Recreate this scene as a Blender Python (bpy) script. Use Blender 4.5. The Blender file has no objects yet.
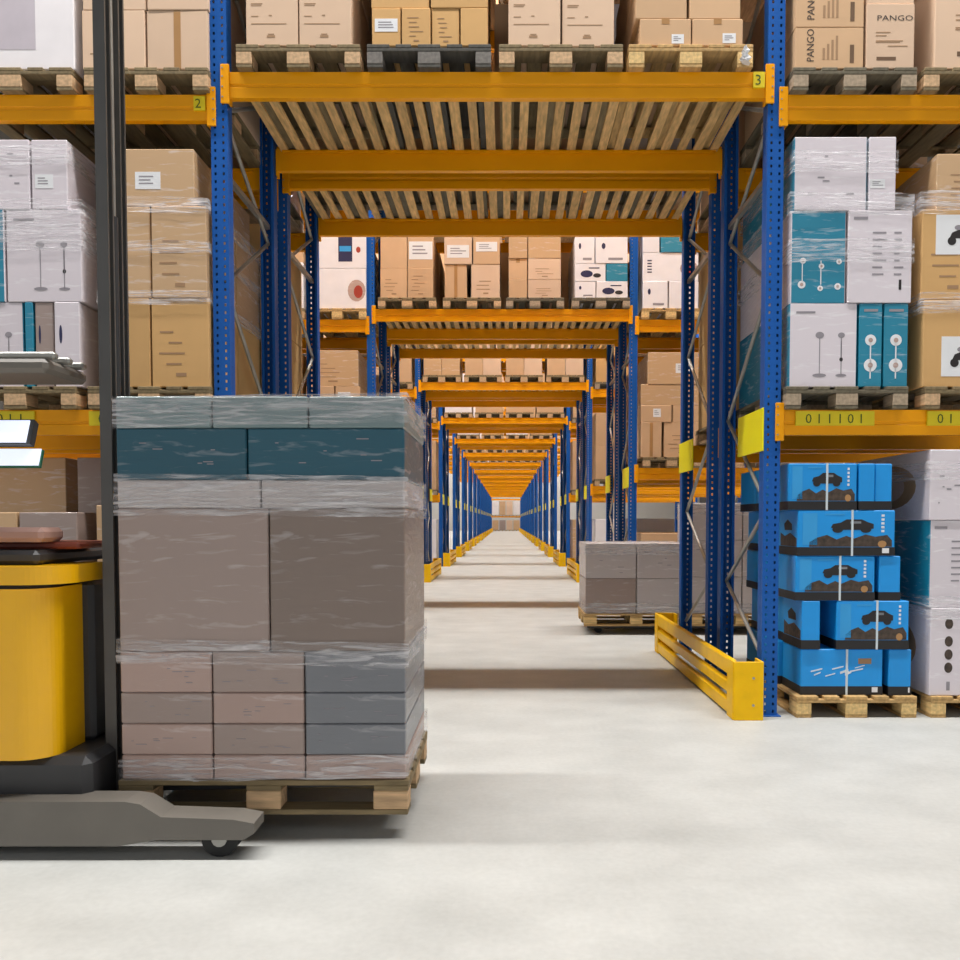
import bpy, bmesh, math, random
from mathutils import Vector, Matrix, noise
R = random.Random(7)
SC = bpy.context.scene
COL = SC.collection
# ------------------------------------------------------------------ measure
F = 811.0; VX = 506.5; HY = 520.5; CAMX = 0.059; CAMZ = 1.313; K = 0.0369
def DZ(py, d):
    h = HY - py
    return h * d / (F + K * h)
def PZ(py, d): return CAMZ + DZ(py, d)
def SS(py, d): return F / (d - K * DZ(py, d))
def PX(px, py, d): return CAMX + (px - VX) / SS(py, d)
ORD = ['first', 'second', 'third', 'fourth', 'fifth', 'sixth', 'seventh', 'eighth', 'ninth', 'tenth', 'eleventh',
       'twelfth', 'thirteenth', 'fourteenth', 'fifteenth', 'sixteenth', 'seventeenth']
# ------------------------------------------------------------------ materials
def lin(c):
    def f(v):
        v /= 255.0
        return v / 12.92 if v <= 0.04045 else ((v + 0.055) / 1.055) ** 2.4
    return (f(c[0]), f(c[1]), f(c[2]), 1.0)
def mk(name):
    m = bpy.data.materials.new(name); m.use_nodes = True
    nt = m.node_tree
    return m, nt, nt.nodes['Principled BSDF']
def N(nt, t, **kw):
    n = nt.nodes.new(t)
    for k_, v in kw.items(): setattr(n, k_, v)
    return n
def paint(name, rgb, rough=0.45, metal=0.0, var=0.10, scale=6.0, bump=0.0, coat=0.0, bscale=40.0, rnd=0.0, spec=0.5):
    """painted / plain surface with soft procedural variation"""
    m, nt, p = mk(name)
    tc = N(nt, 'ShaderNodeTexCoord'); nz = N(nt, 'ShaderNodeTexNoise')
    nz.inputs['Scale'].default_value = scale; nz.inputs['Detail'].default_value = 4
    nt.links.new(tc.outputs['Object'], nz.inputs['Vector'])
    mr = N(nt, 'ShaderNodeMapRange'); mr.inputs['To Min'].default_value = 1 - var; mr.inputs['To Max'].default_value = 1 + var
    mr.inputs['From Min'].default_value = 0.3; mr.inputs['From Max'].default_value = 0.7
    nt.links.new(nz.outputs['Fac'], mr.inputs['Value'])
    val = mr.outputs['Result']
    if rnd:
        oi = N(nt, 'ShaderNodeObjectInfo'); m2 = N(nt, 'ShaderNodeMapRange')
        m2.inputs['To Min'].default_value = 1 - rnd; m2.inputs['To Max'].default_value = 1 + rnd
        nt.links.new(oi.outputs['Random'], m2.inputs['Value'])
        mm = N(nt, 'ShaderNodeMath', operation='MULTIPLY')
        nt.links.new(val, mm.inputs[0]); nt.links.new(m2.outputs['Result'], mm.inputs[1]); val = mm.outputs[0]
    vm = N(nt, 'ShaderNodeVectorMath', operation='SCALE'); vm.inputs[0].default_value = lin(rgb)[:3]
    nt.links.new(val, vm.inputs['Scale']); nt.links.new(vm.outputs[0], p.inputs['Base Color'])
    p.inputs['Roughness'].default_value = rough; p.inputs['Metallic'].default_value = metal
    p.inputs['Specular IOR Level'].default_value = spec
    if coat: p.inputs['Coat Weight'].default_value = coat; p.inputs['Coat Roughness'].default_value = 0.15
    if bump:
        n2 = N(nt, 'ShaderNodeTexNoise'); n2.inputs['Scale'].default_value = bscale; n2.inputs['Detail'].default_value = 5
        nt.links.new(tc.outputs['Object'], n2.inputs['Vector'])
        b = N(nt, 'ShaderNodeBump'); b.inputs['Strength'].default_value = bump; b.inputs['Distance'].default_value = 0.02
        nt.links.new(n2.outputs['Fac'], b.inputs['Height']); nt.links.new(b.outputs['Normal'], p.inputs['Normal'])
    return m
def wrapped(name, rgb, amount=0.5, rnd=0.06):
    """printed board seen under tight clear film: whitish film and its glints painted as pale streaks, plus a glossy wrinkled coat"""
    m, nt, p = mk(name)
    tc = N(nt, 'ShaderNodeTexCoord')
    mp = N(nt, 'ShaderNodeMapping'); mp.inputs['Scale'].default_value = (1.5, 1.5, 9.0); mp.inputs['Rotation'].default_value = (0.0, 0.22, 0.0)
    nt.links.new(tc.outputs['Object'], mp.inputs['Vector'])
    nz = N(nt, 'ShaderNodeTexNoise'); nz.inputs['Scale'].default_value = 3.0; nz.inputs['Detail'].default_value = 6; nz.inputs['Distortion'].default_value = 1.2
    nt.links.new(mp.outputs[0], nz.inputs['Vector'])
    n3 = N(nt, 'ShaderNodeTexNoise'); n3.inputs['Scale'].default_value = 5.0
    nt.links.new(tc.outputs['Object'], n3.inputs['Vector'])
    oi = N(nt, 'ShaderNodeObjectInfo'); m2 = N(nt, 'ShaderNodeMapRange')
    m2.inputs['To Min'].default_value = 1 - rnd; m2.inputs['To Max'].default_value = 1 + rnd
    nt.links.new(oi.outputs['Random'], m2.inputs['Value'])
    vm = N(nt, 'ShaderNodeVectorMath', operation='SCALE'); vm.inputs[0].default_value = lin(rgb)[:3]
    nt.links.new(m2.outputs['Result'], vm.inputs['Scale'])
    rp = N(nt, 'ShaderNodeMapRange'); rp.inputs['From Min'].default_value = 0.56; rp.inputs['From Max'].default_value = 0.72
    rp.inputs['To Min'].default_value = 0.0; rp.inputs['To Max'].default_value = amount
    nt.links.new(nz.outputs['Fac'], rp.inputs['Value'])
    mx = N(nt, 'ShaderNodeMix', data_type='RGBA'); mx.inputs[7].default_value = lin((246, 242, 245))  # near-white streaks in the colour stand for film and its glints
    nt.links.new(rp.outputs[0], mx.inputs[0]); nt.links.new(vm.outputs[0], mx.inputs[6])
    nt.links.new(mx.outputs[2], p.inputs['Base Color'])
    b = N(nt, 'ShaderNodeBump'); b.inputs['Strength'].default_value = 0.35; b.inputs['Distance'].default_value = 0.03
    nt.links.new(nz.outputs['Fac'], b.inputs['Height']); nt.links.new(b.outputs['Normal'], p.inputs['Coat Normal'])
    p.inputs['Roughness'].default_value = 0.55; p.inputs['Coat Weight'].default_value = 0.6; p.inputs['Coat Roughness'].default_value = 0.12
    return m
def wood(name, rgb, rnd=0.15):
    m, nt, p = mk(name)
    tc = N(nt, 'ShaderNodeTexCoord'); mp = N(nt, 'ShaderNodeMapping'); mp.inputs['Scale'].default_value = (14, 2.0, 14)
    nt.links.new(tc.outputs['Object'], mp.inputs['Vector'])
    nz = N(nt, 'ShaderNodeTexNoise'); nz.inputs['Scale'].default_value = 3.0; nz.inputs['Detail'].default_value = 5
    nt.links.new(mp.outputs[0], nz.inputs['Vector'])
    g = N(nt, 'ShaderNodeNewGeometry')
    a = N(nt, 'ShaderNodeMapRange'); a.inputs['To Min'].default_value = 0.72; a.inputs['To Max'].default_value = 1.22
    a.inputs['From Min'].default_value = 0.3; a.inputs['From Max'].default_value = 0.7
    nt.links.new(nz.outputs['Fac'], a.inputs['Value'])
    b = N(nt, 'ShaderNodeMapRange'); b.inputs['To Min'].default_value = 1 - rnd; b.inputs['To Max'].default_value = 1 + rnd
    nt.links.new(g.outputs['Random Per Island'], b.inputs['Value'])
    mm = N(nt, 'ShaderNodeMath', operation='MULTIPLY'); nt.links.new(a.outputs[0], mm.inputs[0]); nt.links.new(b.outputs[0], mm.inputs[1])
    vm = N(nt, 'ShaderNodeVectorMath', operation='SCALE'); vm.inputs[0].default_value = lin(rgb)[:3]
    nt.links.new(mm.outputs[0], vm.inputs['Scale']); nt.links.new(vm.outputs[0], p.inputs['Base Color'])
    p.inputs['Roughness'].default_value = 0.8
    return m
def perforated(name, rgb):
    """rack upright steel with two columns of real through-holes in the face and one in each side"""
    m, nt, p = mk(name)
    p.inputs['Base Color'].default_value = lin(rgb); p.inputs['Roughness'].default_value = 0.42; p.inputs['Specular IOR Level'].default_value = 0.2
    tc = N(nt, 'ShaderNodeTexCoord'); sp = N(nt, 'ShaderNodeSeparateXYZ'); nt.links.new(tc.outputs['Object'], sp.inputs[0])
    g = N(nt, 'ShaderNodeNewGeometry'); sn = N(nt, 'ShaderNodeSeparateXYZ'); nt.links.new(g.outputs['Normal'], sn.inputs[0])
    def M(op, a, b=None):
        n = N(nt, 'ShaderNodeMath', operation=op)
        for i, v in enumerate((a, b)):
            if v is None: continue
            if isinstance(v, (int, float)): n.inputs[i].default_value = v
            else: nt.links.new(v, n.inputs[i])
        return n.outputs[0]
    onx = M('GREATER_THAN', M('ABSOLUTE', sn.outputs['X']), 0.5)
    ony = M('GREATER_THAN', M('ABSOLUTE', sn.outputs['Y']), 0.5)
    hx = M('LESS_THAN', M('ABSOLUTE', M('SUBTRACT', M('ABSOLUTE', sp.outputs['X']), 0.027)), 0.0065)
    hy = M('LESS_THAN', M('ABSOLUTE', sp.outputs['Y']), 0.0065)
    fz = M('FRACT', M('DIVIDE', sp.outputs['Z'], 0.05))
    hz = M('LESS_THAN', M('ABSOLUTE', M('SUBTRACT', fz, 0.5)), 0.19)
    h = M('MAXIMUM', M('MULTIPLY', hx, ony), M('MULTIPLY', hy, onx))
    h = M('MULTIPLY', h, hz)
    tr = N(nt, 'ShaderNodeBsdfTransparent'); ms = N(nt, 'ShaderNodeMixShader')
    nt.links.new(h, ms.inputs[0]); nt.links.new(p.outputs[0], ms.inputs[1]); nt.links.new(tr.outputs[0], ms.inputs[2])
    nt.links.new(ms.outputs[0], nt.nodes['Material Output'].inputs[0])
    return m
def film_mat(name, dens=0.30):
    m, nt, p = mk(name)
    tc = N(nt, 'ShaderNodeTexCoord'); mp = N(nt, 'ShaderNodeMapping'); mp.inputs['Scale'].default_value = (2, 2, 22); mp.inputs['Rotation'].default_value = (0.05, 0.12, 0)
    nt.links.new(tc.outputs['Object'], mp.inputs['Vector'])
    nz = N(nt, 'ShaderNodeTexNoise'); nz.inputs['Scale'].default_value = 2.5; nz.inputs['Detail'].default_value = 6; nz.inputs['Distortion'].default_value = 0.8
    nt.links.new(mp.outputs[0], nz.inputs['Vector'])
    rp = N(nt, 'ShaderNodeMapRange'); rp.inputs['From Min'].default_value = 0.42; rp.inputs['From Max'].default_value = 0.72
    rp.inputs['To Min'].default_value = dens * 0.25; rp.inputs['To Max'].default_value = min(0.9, dens * 2.2)
    nt.links.new(nz.outputs['Fac'], rp.inputs['Value'])
    tr = N(nt, 'ShaderNodeBsdfTransparent'); ms = N(nt, 'ShaderNodeMixShader')
    p.inputs['Base Color'].default_value = lin((248, 245, 248)); p.inputs['Roughness'].default_value = 0.18
    b = N(nt, 'ShaderNodeBump'); b.inputs['Strength'].default_value = 0.6; b.inputs['Distance'].default_value = 0.02
    nt.links.new(nz.outputs['Fac'], b.inputs['Height']); nt.links.new(b.outputs[0], p.inputs['Normal'])
    nt.links.new(rp.outputs[0], ms.inputs[0]); nt.links.new(tr.outputs[0], ms.inputs[1]); nt.links.new(p.outputs[0], ms.inputs[2])
    nt.links.new(ms.outputs[0], nt.nodes['Material Output'].inputs[0])
    return m
def concrete():
    m, nt, p = mk('concrete_floor')
    tc = N(nt, 'ShaderNodeTexCoord')
    a = N(nt, 'ShaderNodeTexNoise'); a.inputs['Scale'].default_value = 2.2; a.inputs['Detail'].default_value = 8; a.inputs['Roughness'].default_value = 0.6
    b = N(nt, 'ShaderNodeTexNoise'); b.inputs['Scale'].default_value = 38.0; b.inputs['Detail'].default_value = 6
    mp = N(nt, 'ShaderNodeMapping'); mp.inputs['Scale'].default_value = (1.0, 1.6, 1); nt.links.new(tc.outputs['Object'], mp.inputs['Vector'])
    c = N(nt, 'ShaderNodeTexNoise'); c.inputs['Scale'].default_value = 2.0; c.inputs['Detail'].default_value = 7
    nt.links.new(tc.outputs['Object'], a.inputs['Vector']); nt.links.new(tc.outputs['Object'], b.inputs['Vector']); nt.links.new(mp.outputs[0], c.inputs['Vector'])
    def add(x, y, wx, wy):
        m1 = N(nt, 'ShaderNodeMath', operation='MULTIPLY'); m1.inputs[1].default_value = wx; nt.links.new(x, m1.inputs[0])
        m2 = N(nt, 'ShaderNodeMath', operation='MULTIPLY_ADD'); m2.inputs[1].default_value = wy; nt.links.new(y, m2.inputs[0]); nt.links.new(m1.outputs[0], m2.inputs[2])
        return m2.outputs[0]
    s = add(add(a.outputs['Fac'], b.outputs['Fac'], 0.38, 0.22), c.outputs['Fac'], 1.0, 0.4)
    cr = N(nt, 'ShaderNodeValToRGB'); cr.color_ramp.elements[0].position = 0.32; cr.color_ramp.elements[1].position = 0.66
    cr.color_ramp.elements[0].color = lin((176, 176, 172)); cr.color_ramp.elements[1].color = lin((203, 203, 199))
    nt.links.new(s, cr.inputs[0]); nt.links.new(cr.outputs[0], p.inputs['Base Color'])
    p.inputs['Roughness'].default_value = 0.55; p.inputs['Specular IOR Level'].default_value = 0.35
    return m
M = {
 'floor': concrete(),
 'blue_holes': perforated('blue_perforated_steel', (27, 92, 174)),
 'blue': paint('blue_steel', (27, 92, 174), 0.42, var=0.05, spec=0.2),
 'orange': paint('orange_beam_paint', (255, 170, 2), 0.36, var=0.05, scale=3, spec=0.25),
 'yellow': paint('yellow_guard_paint', (255, 198, 0), 0.4, var=0.07, scale=9, spec=0.25),
 'plate': paint('yellow_plate_paint', (255, 240, 0), 0.45, var=0.02),
 'tag': paint('yellow_label', (240, 214, 20), 0.5, var=0.03),
 'tag_ink': paint('green_label_ink', (72, 92, 14), 0.6, var=0.02),
 'galv': paint('galvanised_steel', (168, 166, 160), 0.42, metal=0.55, var=0.1),
 'slat': wood('pale_spruce_slats', (232, 188, 126), 0.14),
 'pallet_deck': wood('pallet_deck_wood', (134, 116, 84), 0.2),
 'pallet_grey_deck': wood('weathered_deck_wood', (112, 103, 84), 0.2),
 'pallet_dark_deck': wood('dark_deck_wood', (84, 81, 75), 0.2),
 'pallet_new_deck': wood('fresh_deck_wood', (198, 160, 104), 0.15),
 'pallet': wood('pallet_wood', (206, 170, 130), 0.16),
 'pallet_grey': wood('weathered_pallet_wood', (172, 152, 128), 0.2),
 'pallet_dark': wood('dark_pallet_wood', (122, 116, 110), 0.2),
 'pallet_new': wood('fresh_pallet_wood', (226, 190, 128), 0.12),
 'card': paint('brown_cardboard', (214, 176, 138), 0.8, var=0.05, scale=3, rnd=0.07, spec=0.2),
 'card_pink': paint('pale_cardboard', (226, 194, 166), 0.8, var=0.04, scale=3, rnd=0.05, spec=0.2),
 'card_gold': paint('golden_cardboard', (214, 170, 114), 0.8, var=0.05, scale=3, rnd=0.06, spec=0.2),
 'card_wrap': wrapped('filmed_cardboard', (206, 168, 126), 0.45),
 'white': wrapped('filmed_white_carton', (226, 216, 222), 0.85, 0.04),
 'white_plain': paint('white_carton', (242, 236, 238), 0.6, var=0.03, rnd=0.04),
 'lilac': paint('lilac_grey_panel', (200, 190, 198), 0.55, var=0.05),
 'teal': wrapped('filmed_teal_carton', (12, 132, 162), 0.4, 0.04),
 'teal_dark': wrapped('filmed_deep_teal_carton', (14, 84, 104), 0.25, 0.06),
 'mauve': wrapped('filmed_mauve_carton', (166, 146, 138), 0.25, 0.08),
 'greyblue': wrapped('filmed_slate_carton', (120, 122, 128), 0.3, 0.1),
 'rose': wrapped('filmed_rose_carton', (186, 158, 148), 0.35, 0.08),
 'greywrap': wrapped('grey_filmed_carton', (196, 186, 184), 0.5, 0.05),
 'bluebox': paint('bright_blue_carton', (18, 152, 232), 0.42, var=0.06, scale=4, rnd=0.05),
 'bluebox_pale': paint('pale_blue_print', (52, 160, 226), 0.45, var=0.04),
 'ink': paint('black_ink', (38, 32, 32), 0.6, var=0.02),
 'ink_brown': paint('brown_ink', (112, 84, 60), 0.8, var=0.05),
 'ink_soft': paint('faded_brown_ink', (168, 132, 98), 0.8, var=0.05),
 'ink_grey': paint('grey_ink', (150, 144, 150), 0.7, var=0.05),
 'navy': paint('navy_print', (40, 42, 82), 0.5, var=0.04),
 'red': paint('red_print', (176, 60, 44), 0.5, var=0.04),
 'earth': paint('brown_terrain_print', (70, 56, 46), 0.55, var=0.6, scale=30),
 'paper': paint('white_paper', (236, 236, 238), 0.6, var=0.02),
 'tape': paint('brown_tape', (180, 134, 84), 0.35, var=0.04),
 'band': paint('black_carton_band', (30, 27, 28), 0.5, var=0.05),
 'strap': paint('white_plastic_strap', (214, 224, 230), 0.3, var=0.02),
 'film': film_mat('clear_stretch_film', 0.30),
 'truck_yellow': paint('truck_yellow_paint', (255, 190, 0), 0.32, var=0.02, coat=0.4),
 'truck_dark': paint('truck_charcoal_paint', (58, 58, 60), 0.45, var=0.06),
 'truck_grey': paint('truck_grey_steel', (118, 112, 104), 0.45, var=0.06),
 'mast': paint('mast_steel', (92, 90, 88), 0.4, var=0.06, metal=0.2),
 'rubber': paint('black_rubber', (26, 26, 26), 0.7, var=0.05),
 'screen_case': paint('pale_terminal_case', (206, 212, 226), 0.4, var=0.02),
 'green': paint('green_clipboard', (20, 96, 70), 0.5, var=0.02),
 'skin_pad': paint('dusty_pink_padding', (178, 140, 128), 0.7, var=0.05),
 'red_trim': paint('dull_red_trim', (132, 62, 46), 0.5, var=0.05),
 'roof_steel': paint('dark_roof_sheet', (96, 94, 92), 0.7, var=0.05, scale=0.5),
 'teal_grey': wrapped('filmed_grey_teal_carton', (122, 142, 144), 0.3, 0.05),
 'mauve_dark': wrapped('filmed_dark_mauve_carton', (140, 122, 112), 0.2, 0.05),
 'wall': paint('pale_hall_wall', (200, 196, 190), 0.8, var=0.04, scale=0.5),
}
ms, nt_, p_ = mk('lit_screen'); p_.inputs['Base Color'].default_value = lin((225, 232, 250))
p_.inputs['Emission Color'].default_value = lin((225, 232, 250)); p_.inputs['Emission Strength'].default_value = 0.5; M['screen'] = ms
# ------------------------------------------------------------------ mesh building
class MB:
    def __init__(s): s.v = []; s.f = []; s.m = []; s.mats = []
    def mi(s, m):
        if m not in s.mats: s.mats.append(m)
        return s.mats.index(m)
    def add(s, vs, fs, m):
        o = len(s.v); i = s.mi(m); s.v += [tuple(v) for v in vs]
        for f in fs: s.f.append([o + a for a in f]); s.m.append(i)
        return s
    def box(s, x0, x1, y0, y1, z0, z1, m):
        vs = [(x0, y0, z0), (x1, y0, z0), (x1, y1, z0), (x0, y1, z0), (x0, y0, z1), (x1, y0, z1), (x1, y1, z1), (x0, y1, z1)]
        return s.add(vs, [(3, 2, 1, 0), (4, 5, 6, 7), (0, 1, 5, 4), (1, 2, 6, 5), (2, 3, 7, 6), (3, 0, 4, 7)], m)
    def cbox(s, x0, x1, y0, y1, z0, z1, m, b=0.004, fm=None):
        """chamfered box; fm maps 'front','back','left','right','top','bottom' to materials"""
        bm = bmesh.new(); bmesh.ops.create_cube(bm, size=1.0)
        for v in bm.verts:
            v.co = Vector(((x0 + x1) / 2 + v.co.x * (x1 - x0), (y0 + y1) / 2 + v.co.y * (y1 - y0), (z0 + z1) / 2 + v.co.z * (z1 - z0)))
        b = min(b, 0.3 * min(x1 - x0, y1 - y0, z1 - z0))
        bmesh.ops.bevel(bm, geom=bm.edges[:], offset=b, segments=1, affect='EDGES', profile=0.7)
        bm.normal_update(); bm.verts.index_update()
        o = len(s.v); s.v += [tuple(v.co) for v in bm.verts]
        for f in bm.faces:
            mm = m
            if fm:
                n = f.normal
                key = max((('right', n.x), ('left', -n.x), ('back', n.y), ('front', -n.y), ('top', n.z), ('bottom', -n.z)), key=lambda t: t[1])[0]
                mm = fm.get(key, m)
            s.f.append([o + v.index for v in f.verts]); s.m.append(s.mi(mm))
        bm.free(); return s
    def prism(s, pts, a0, a1, axis, m):
        """extrude a 2D outline. axis 'x': pts are (y,z); 'y': (x,z); 'z': (x,y)"""
        n = len(pts)
        def P(p, a): return {'x': (a, p[0], p[1]), 'y': (p[0], a, p[1]), 'z': (p[0], p[1], a)}[axis]
        vs = [P(p, a0) for p in pts] + [P(p, a1) for p in pts]
        fs = [(i, (i + 1) % n, n + (i + 1) % n, n + i) for i in range(n)] + [tuple(range(n - 1, -1, -1)), tuple(range(n, 2 * n))]
        return s.add(vs, fs, m)
    def tube(s, a, b, r, m, n=10, r2=None):
        a = Vector(a); b = Vector(b); d = (b - a).normalized(); r2 = r if r2 is None else r2
        u = d.orthogonal().normalized(); w = d.cross(u)
        vs = [a + (u * math.cos(t) + w * math.sin(t)) * r for t in [2 * math.pi * i / n for i in range(n)]]
        vs += [b + (u * math.cos(t) + w * math.sin(t)) * r2 for t in [2 * math.pi * i / n for i in range(n)]]
        fs = [(i, (i + 1) % n, n + (i + 1) % n, n + i) for i in range(n)] + [tuple(range(n - 1, -1, -1)), tuple(range(n, 2 * n))]
        return s.add(vs, fs, m)
    def disc(s, x, z, rx, rz, y0, y1, m, n=18):
        return s.prism([(x + rx * math.cos(2 * math.pi * i / n), z + rz * math.sin(2 * math.pi * i / n)) for i in range(n)], y0, y1, 'y', m)
    def mesh(s, name):
        me = bpy.data.meshes.new(name); me.from_pydata(s.v, [], s.f)
        for m in s.mats: me.materials.append(M[m])
        me.polygons.foreach_set('material_index', s.m)
        bm = bmesh.new(); bm.from_mesh(me); bmesh.ops.recalc_face_normals(bm, faces=bm.faces[:]); bm.to_mesh(me); bm.free()
        me.update(); return me
    def build(s, name, parent=None, loc=(0, 0, 0)):
        return link(name, s.mesh(name), parent, loc)
def link(name, me, parent=None, loc=(0, 0, 0)):
    o = bpy.data.objects.new(name, me); COL.objects.link(o)
    o.location = loc
    if parent: o.parent = parent
    return o
def tag(o, label, cat, group=None, kind=None):
    o['label'] = label; o['category'] = cat
    if group: o['group'] = group
    if kind: o['kind'] = kind
    return o
def thing(name, label, cat, loc=(0, 0, 0), group=None):
    o = bpy.data.objects.new(name, None); COL.objects.link(o); o.location = loc; o.empty_display_size = 0.1
    return tag(o, label, cat, group)
CACHE = {}
def cached(key, fn):
    if key not in CACHE: CACHE[key] = fn()
    return CACHE[key]
def text_mb(mb, txt, x, z, h, y, m, vertical=False, wscale=1.0):
    cu = bpy.data.curves.new('lettering', 'FONT'); cu.body = txt; cu.size = h * 1.38; cu.resolution_u = 2
    ob = bpy.data.objects.new('lettering', cu); COL.objects.link(ob)
    bpy.context.view_layer.update()
    me = ob.to_mesh()
    vs = [v.co.copy() for v in me.vertices]; fs = [tuple(p.vertices) for p in me.polygons]
    ob.to_mesh_clear(); bpy.data.objects.remove(ob); bpy.data.curves.remove(cu)
    if not vs: return
    out = []
    for v in vs:
        a, b = v.x * wscale, v.y
        out.append((x - b, y, z + a) if vertical else (x + a, y, z + b))
    mb.add(out, fs, m)
# ------------------------------------------------------------------ pallets
def pallet_parts(m):
    deck = MB()
    for i, w in enumerate((0.145, 0.1, 0.145, 0.1, 0.145)):
        x = (-0.3275, -0.165, 0, 0.165, 0.3275)[i]
        deck.cbox(x - w / 2, x + w / 2, 0, 1.2, 0.122, 0.144, m + '_deck', 0.003)
    for y in (0, 0.5275, 1.055): deck.cbox(-0.4, 0.4, y + 0.001, y + 0.144, 0.1, 0.1219, m + '_deck', 0.003)
    skids = []
    for x, w in ((-0.35, 0.1), (0, 0.145), (0.35, 0.1)):
        s = MB(); s.cbox(x - w / 2, x + w / 2, 0.004, 1.196, 0, 0.022, m + '_deck', 0.003); skids.append(s)
    blocks = []
    for x, w in ((-0.35, 0.1), (0, 0.145), (0.35, 0.1)):
        for y in (0.002, 0.5275, 1.053):
            b = MB(); b.cbox(x - w / 2, x + w / 2, y, y + 0.144, 0.0221, 0.0999, m, 0.004); blocks.append(b)
    return deck, skids, blocks
def pallet(x, y, z, label, m='pallet', parts=True, group=None, rz=0.0):
    """EUR pallet 0.8 wide, 1.2 deep; x = middle, y = front, z = bottom"""
    if parts:
        t = thing('wooden_pallet', label, 'pallet', (x, y, z), group)
        def mk_():
            d, s, b = pallet_parts(m)
            return d.mesh('deck'), [q.mesh('skid') for q in s], [q.mesh('block') for q in b]
        d, s, b = cached(('pal', m), mk_)
        link('deck', d, t)
        for q in s: link('skid', q, t)
        for q in b: link('block', q, t)
    else:
        def mk2():
            mb = MB()
            for q in (-0.3275, -0.165, 0, 0.165, 0.3275): mb.box(q - 0.07, q + 0.07, 0, 1.2, 0.122, 0.144, m + '_deck')
            for q in (0, 0.5275, 1.055): mb.box(-0.4, 0.4, q, q + 0.144, 0.1, 0.122, m + '_deck')
            for q, w in ((-0.35, 0.1), (0, 0.145), (0.35, 0.1)):
                mb.box(q - w / 2, q + w / 2, 0, 1.2, 0, 0.022, m)
                for yy in (0, 0.5275, 1.055): mb.box(q - w / 2, q + w / 2, yy, yy + 0.144, 0.022, 0.1, m)
            return mb.mesh('wooden_pallet')
        t = link('wooden_pallet', cached(('pals', m), mk2), None, (x, y, z)); tag(t, label, 'pallet', group)
    t.rotation_euler.z = rz
    return t
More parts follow.
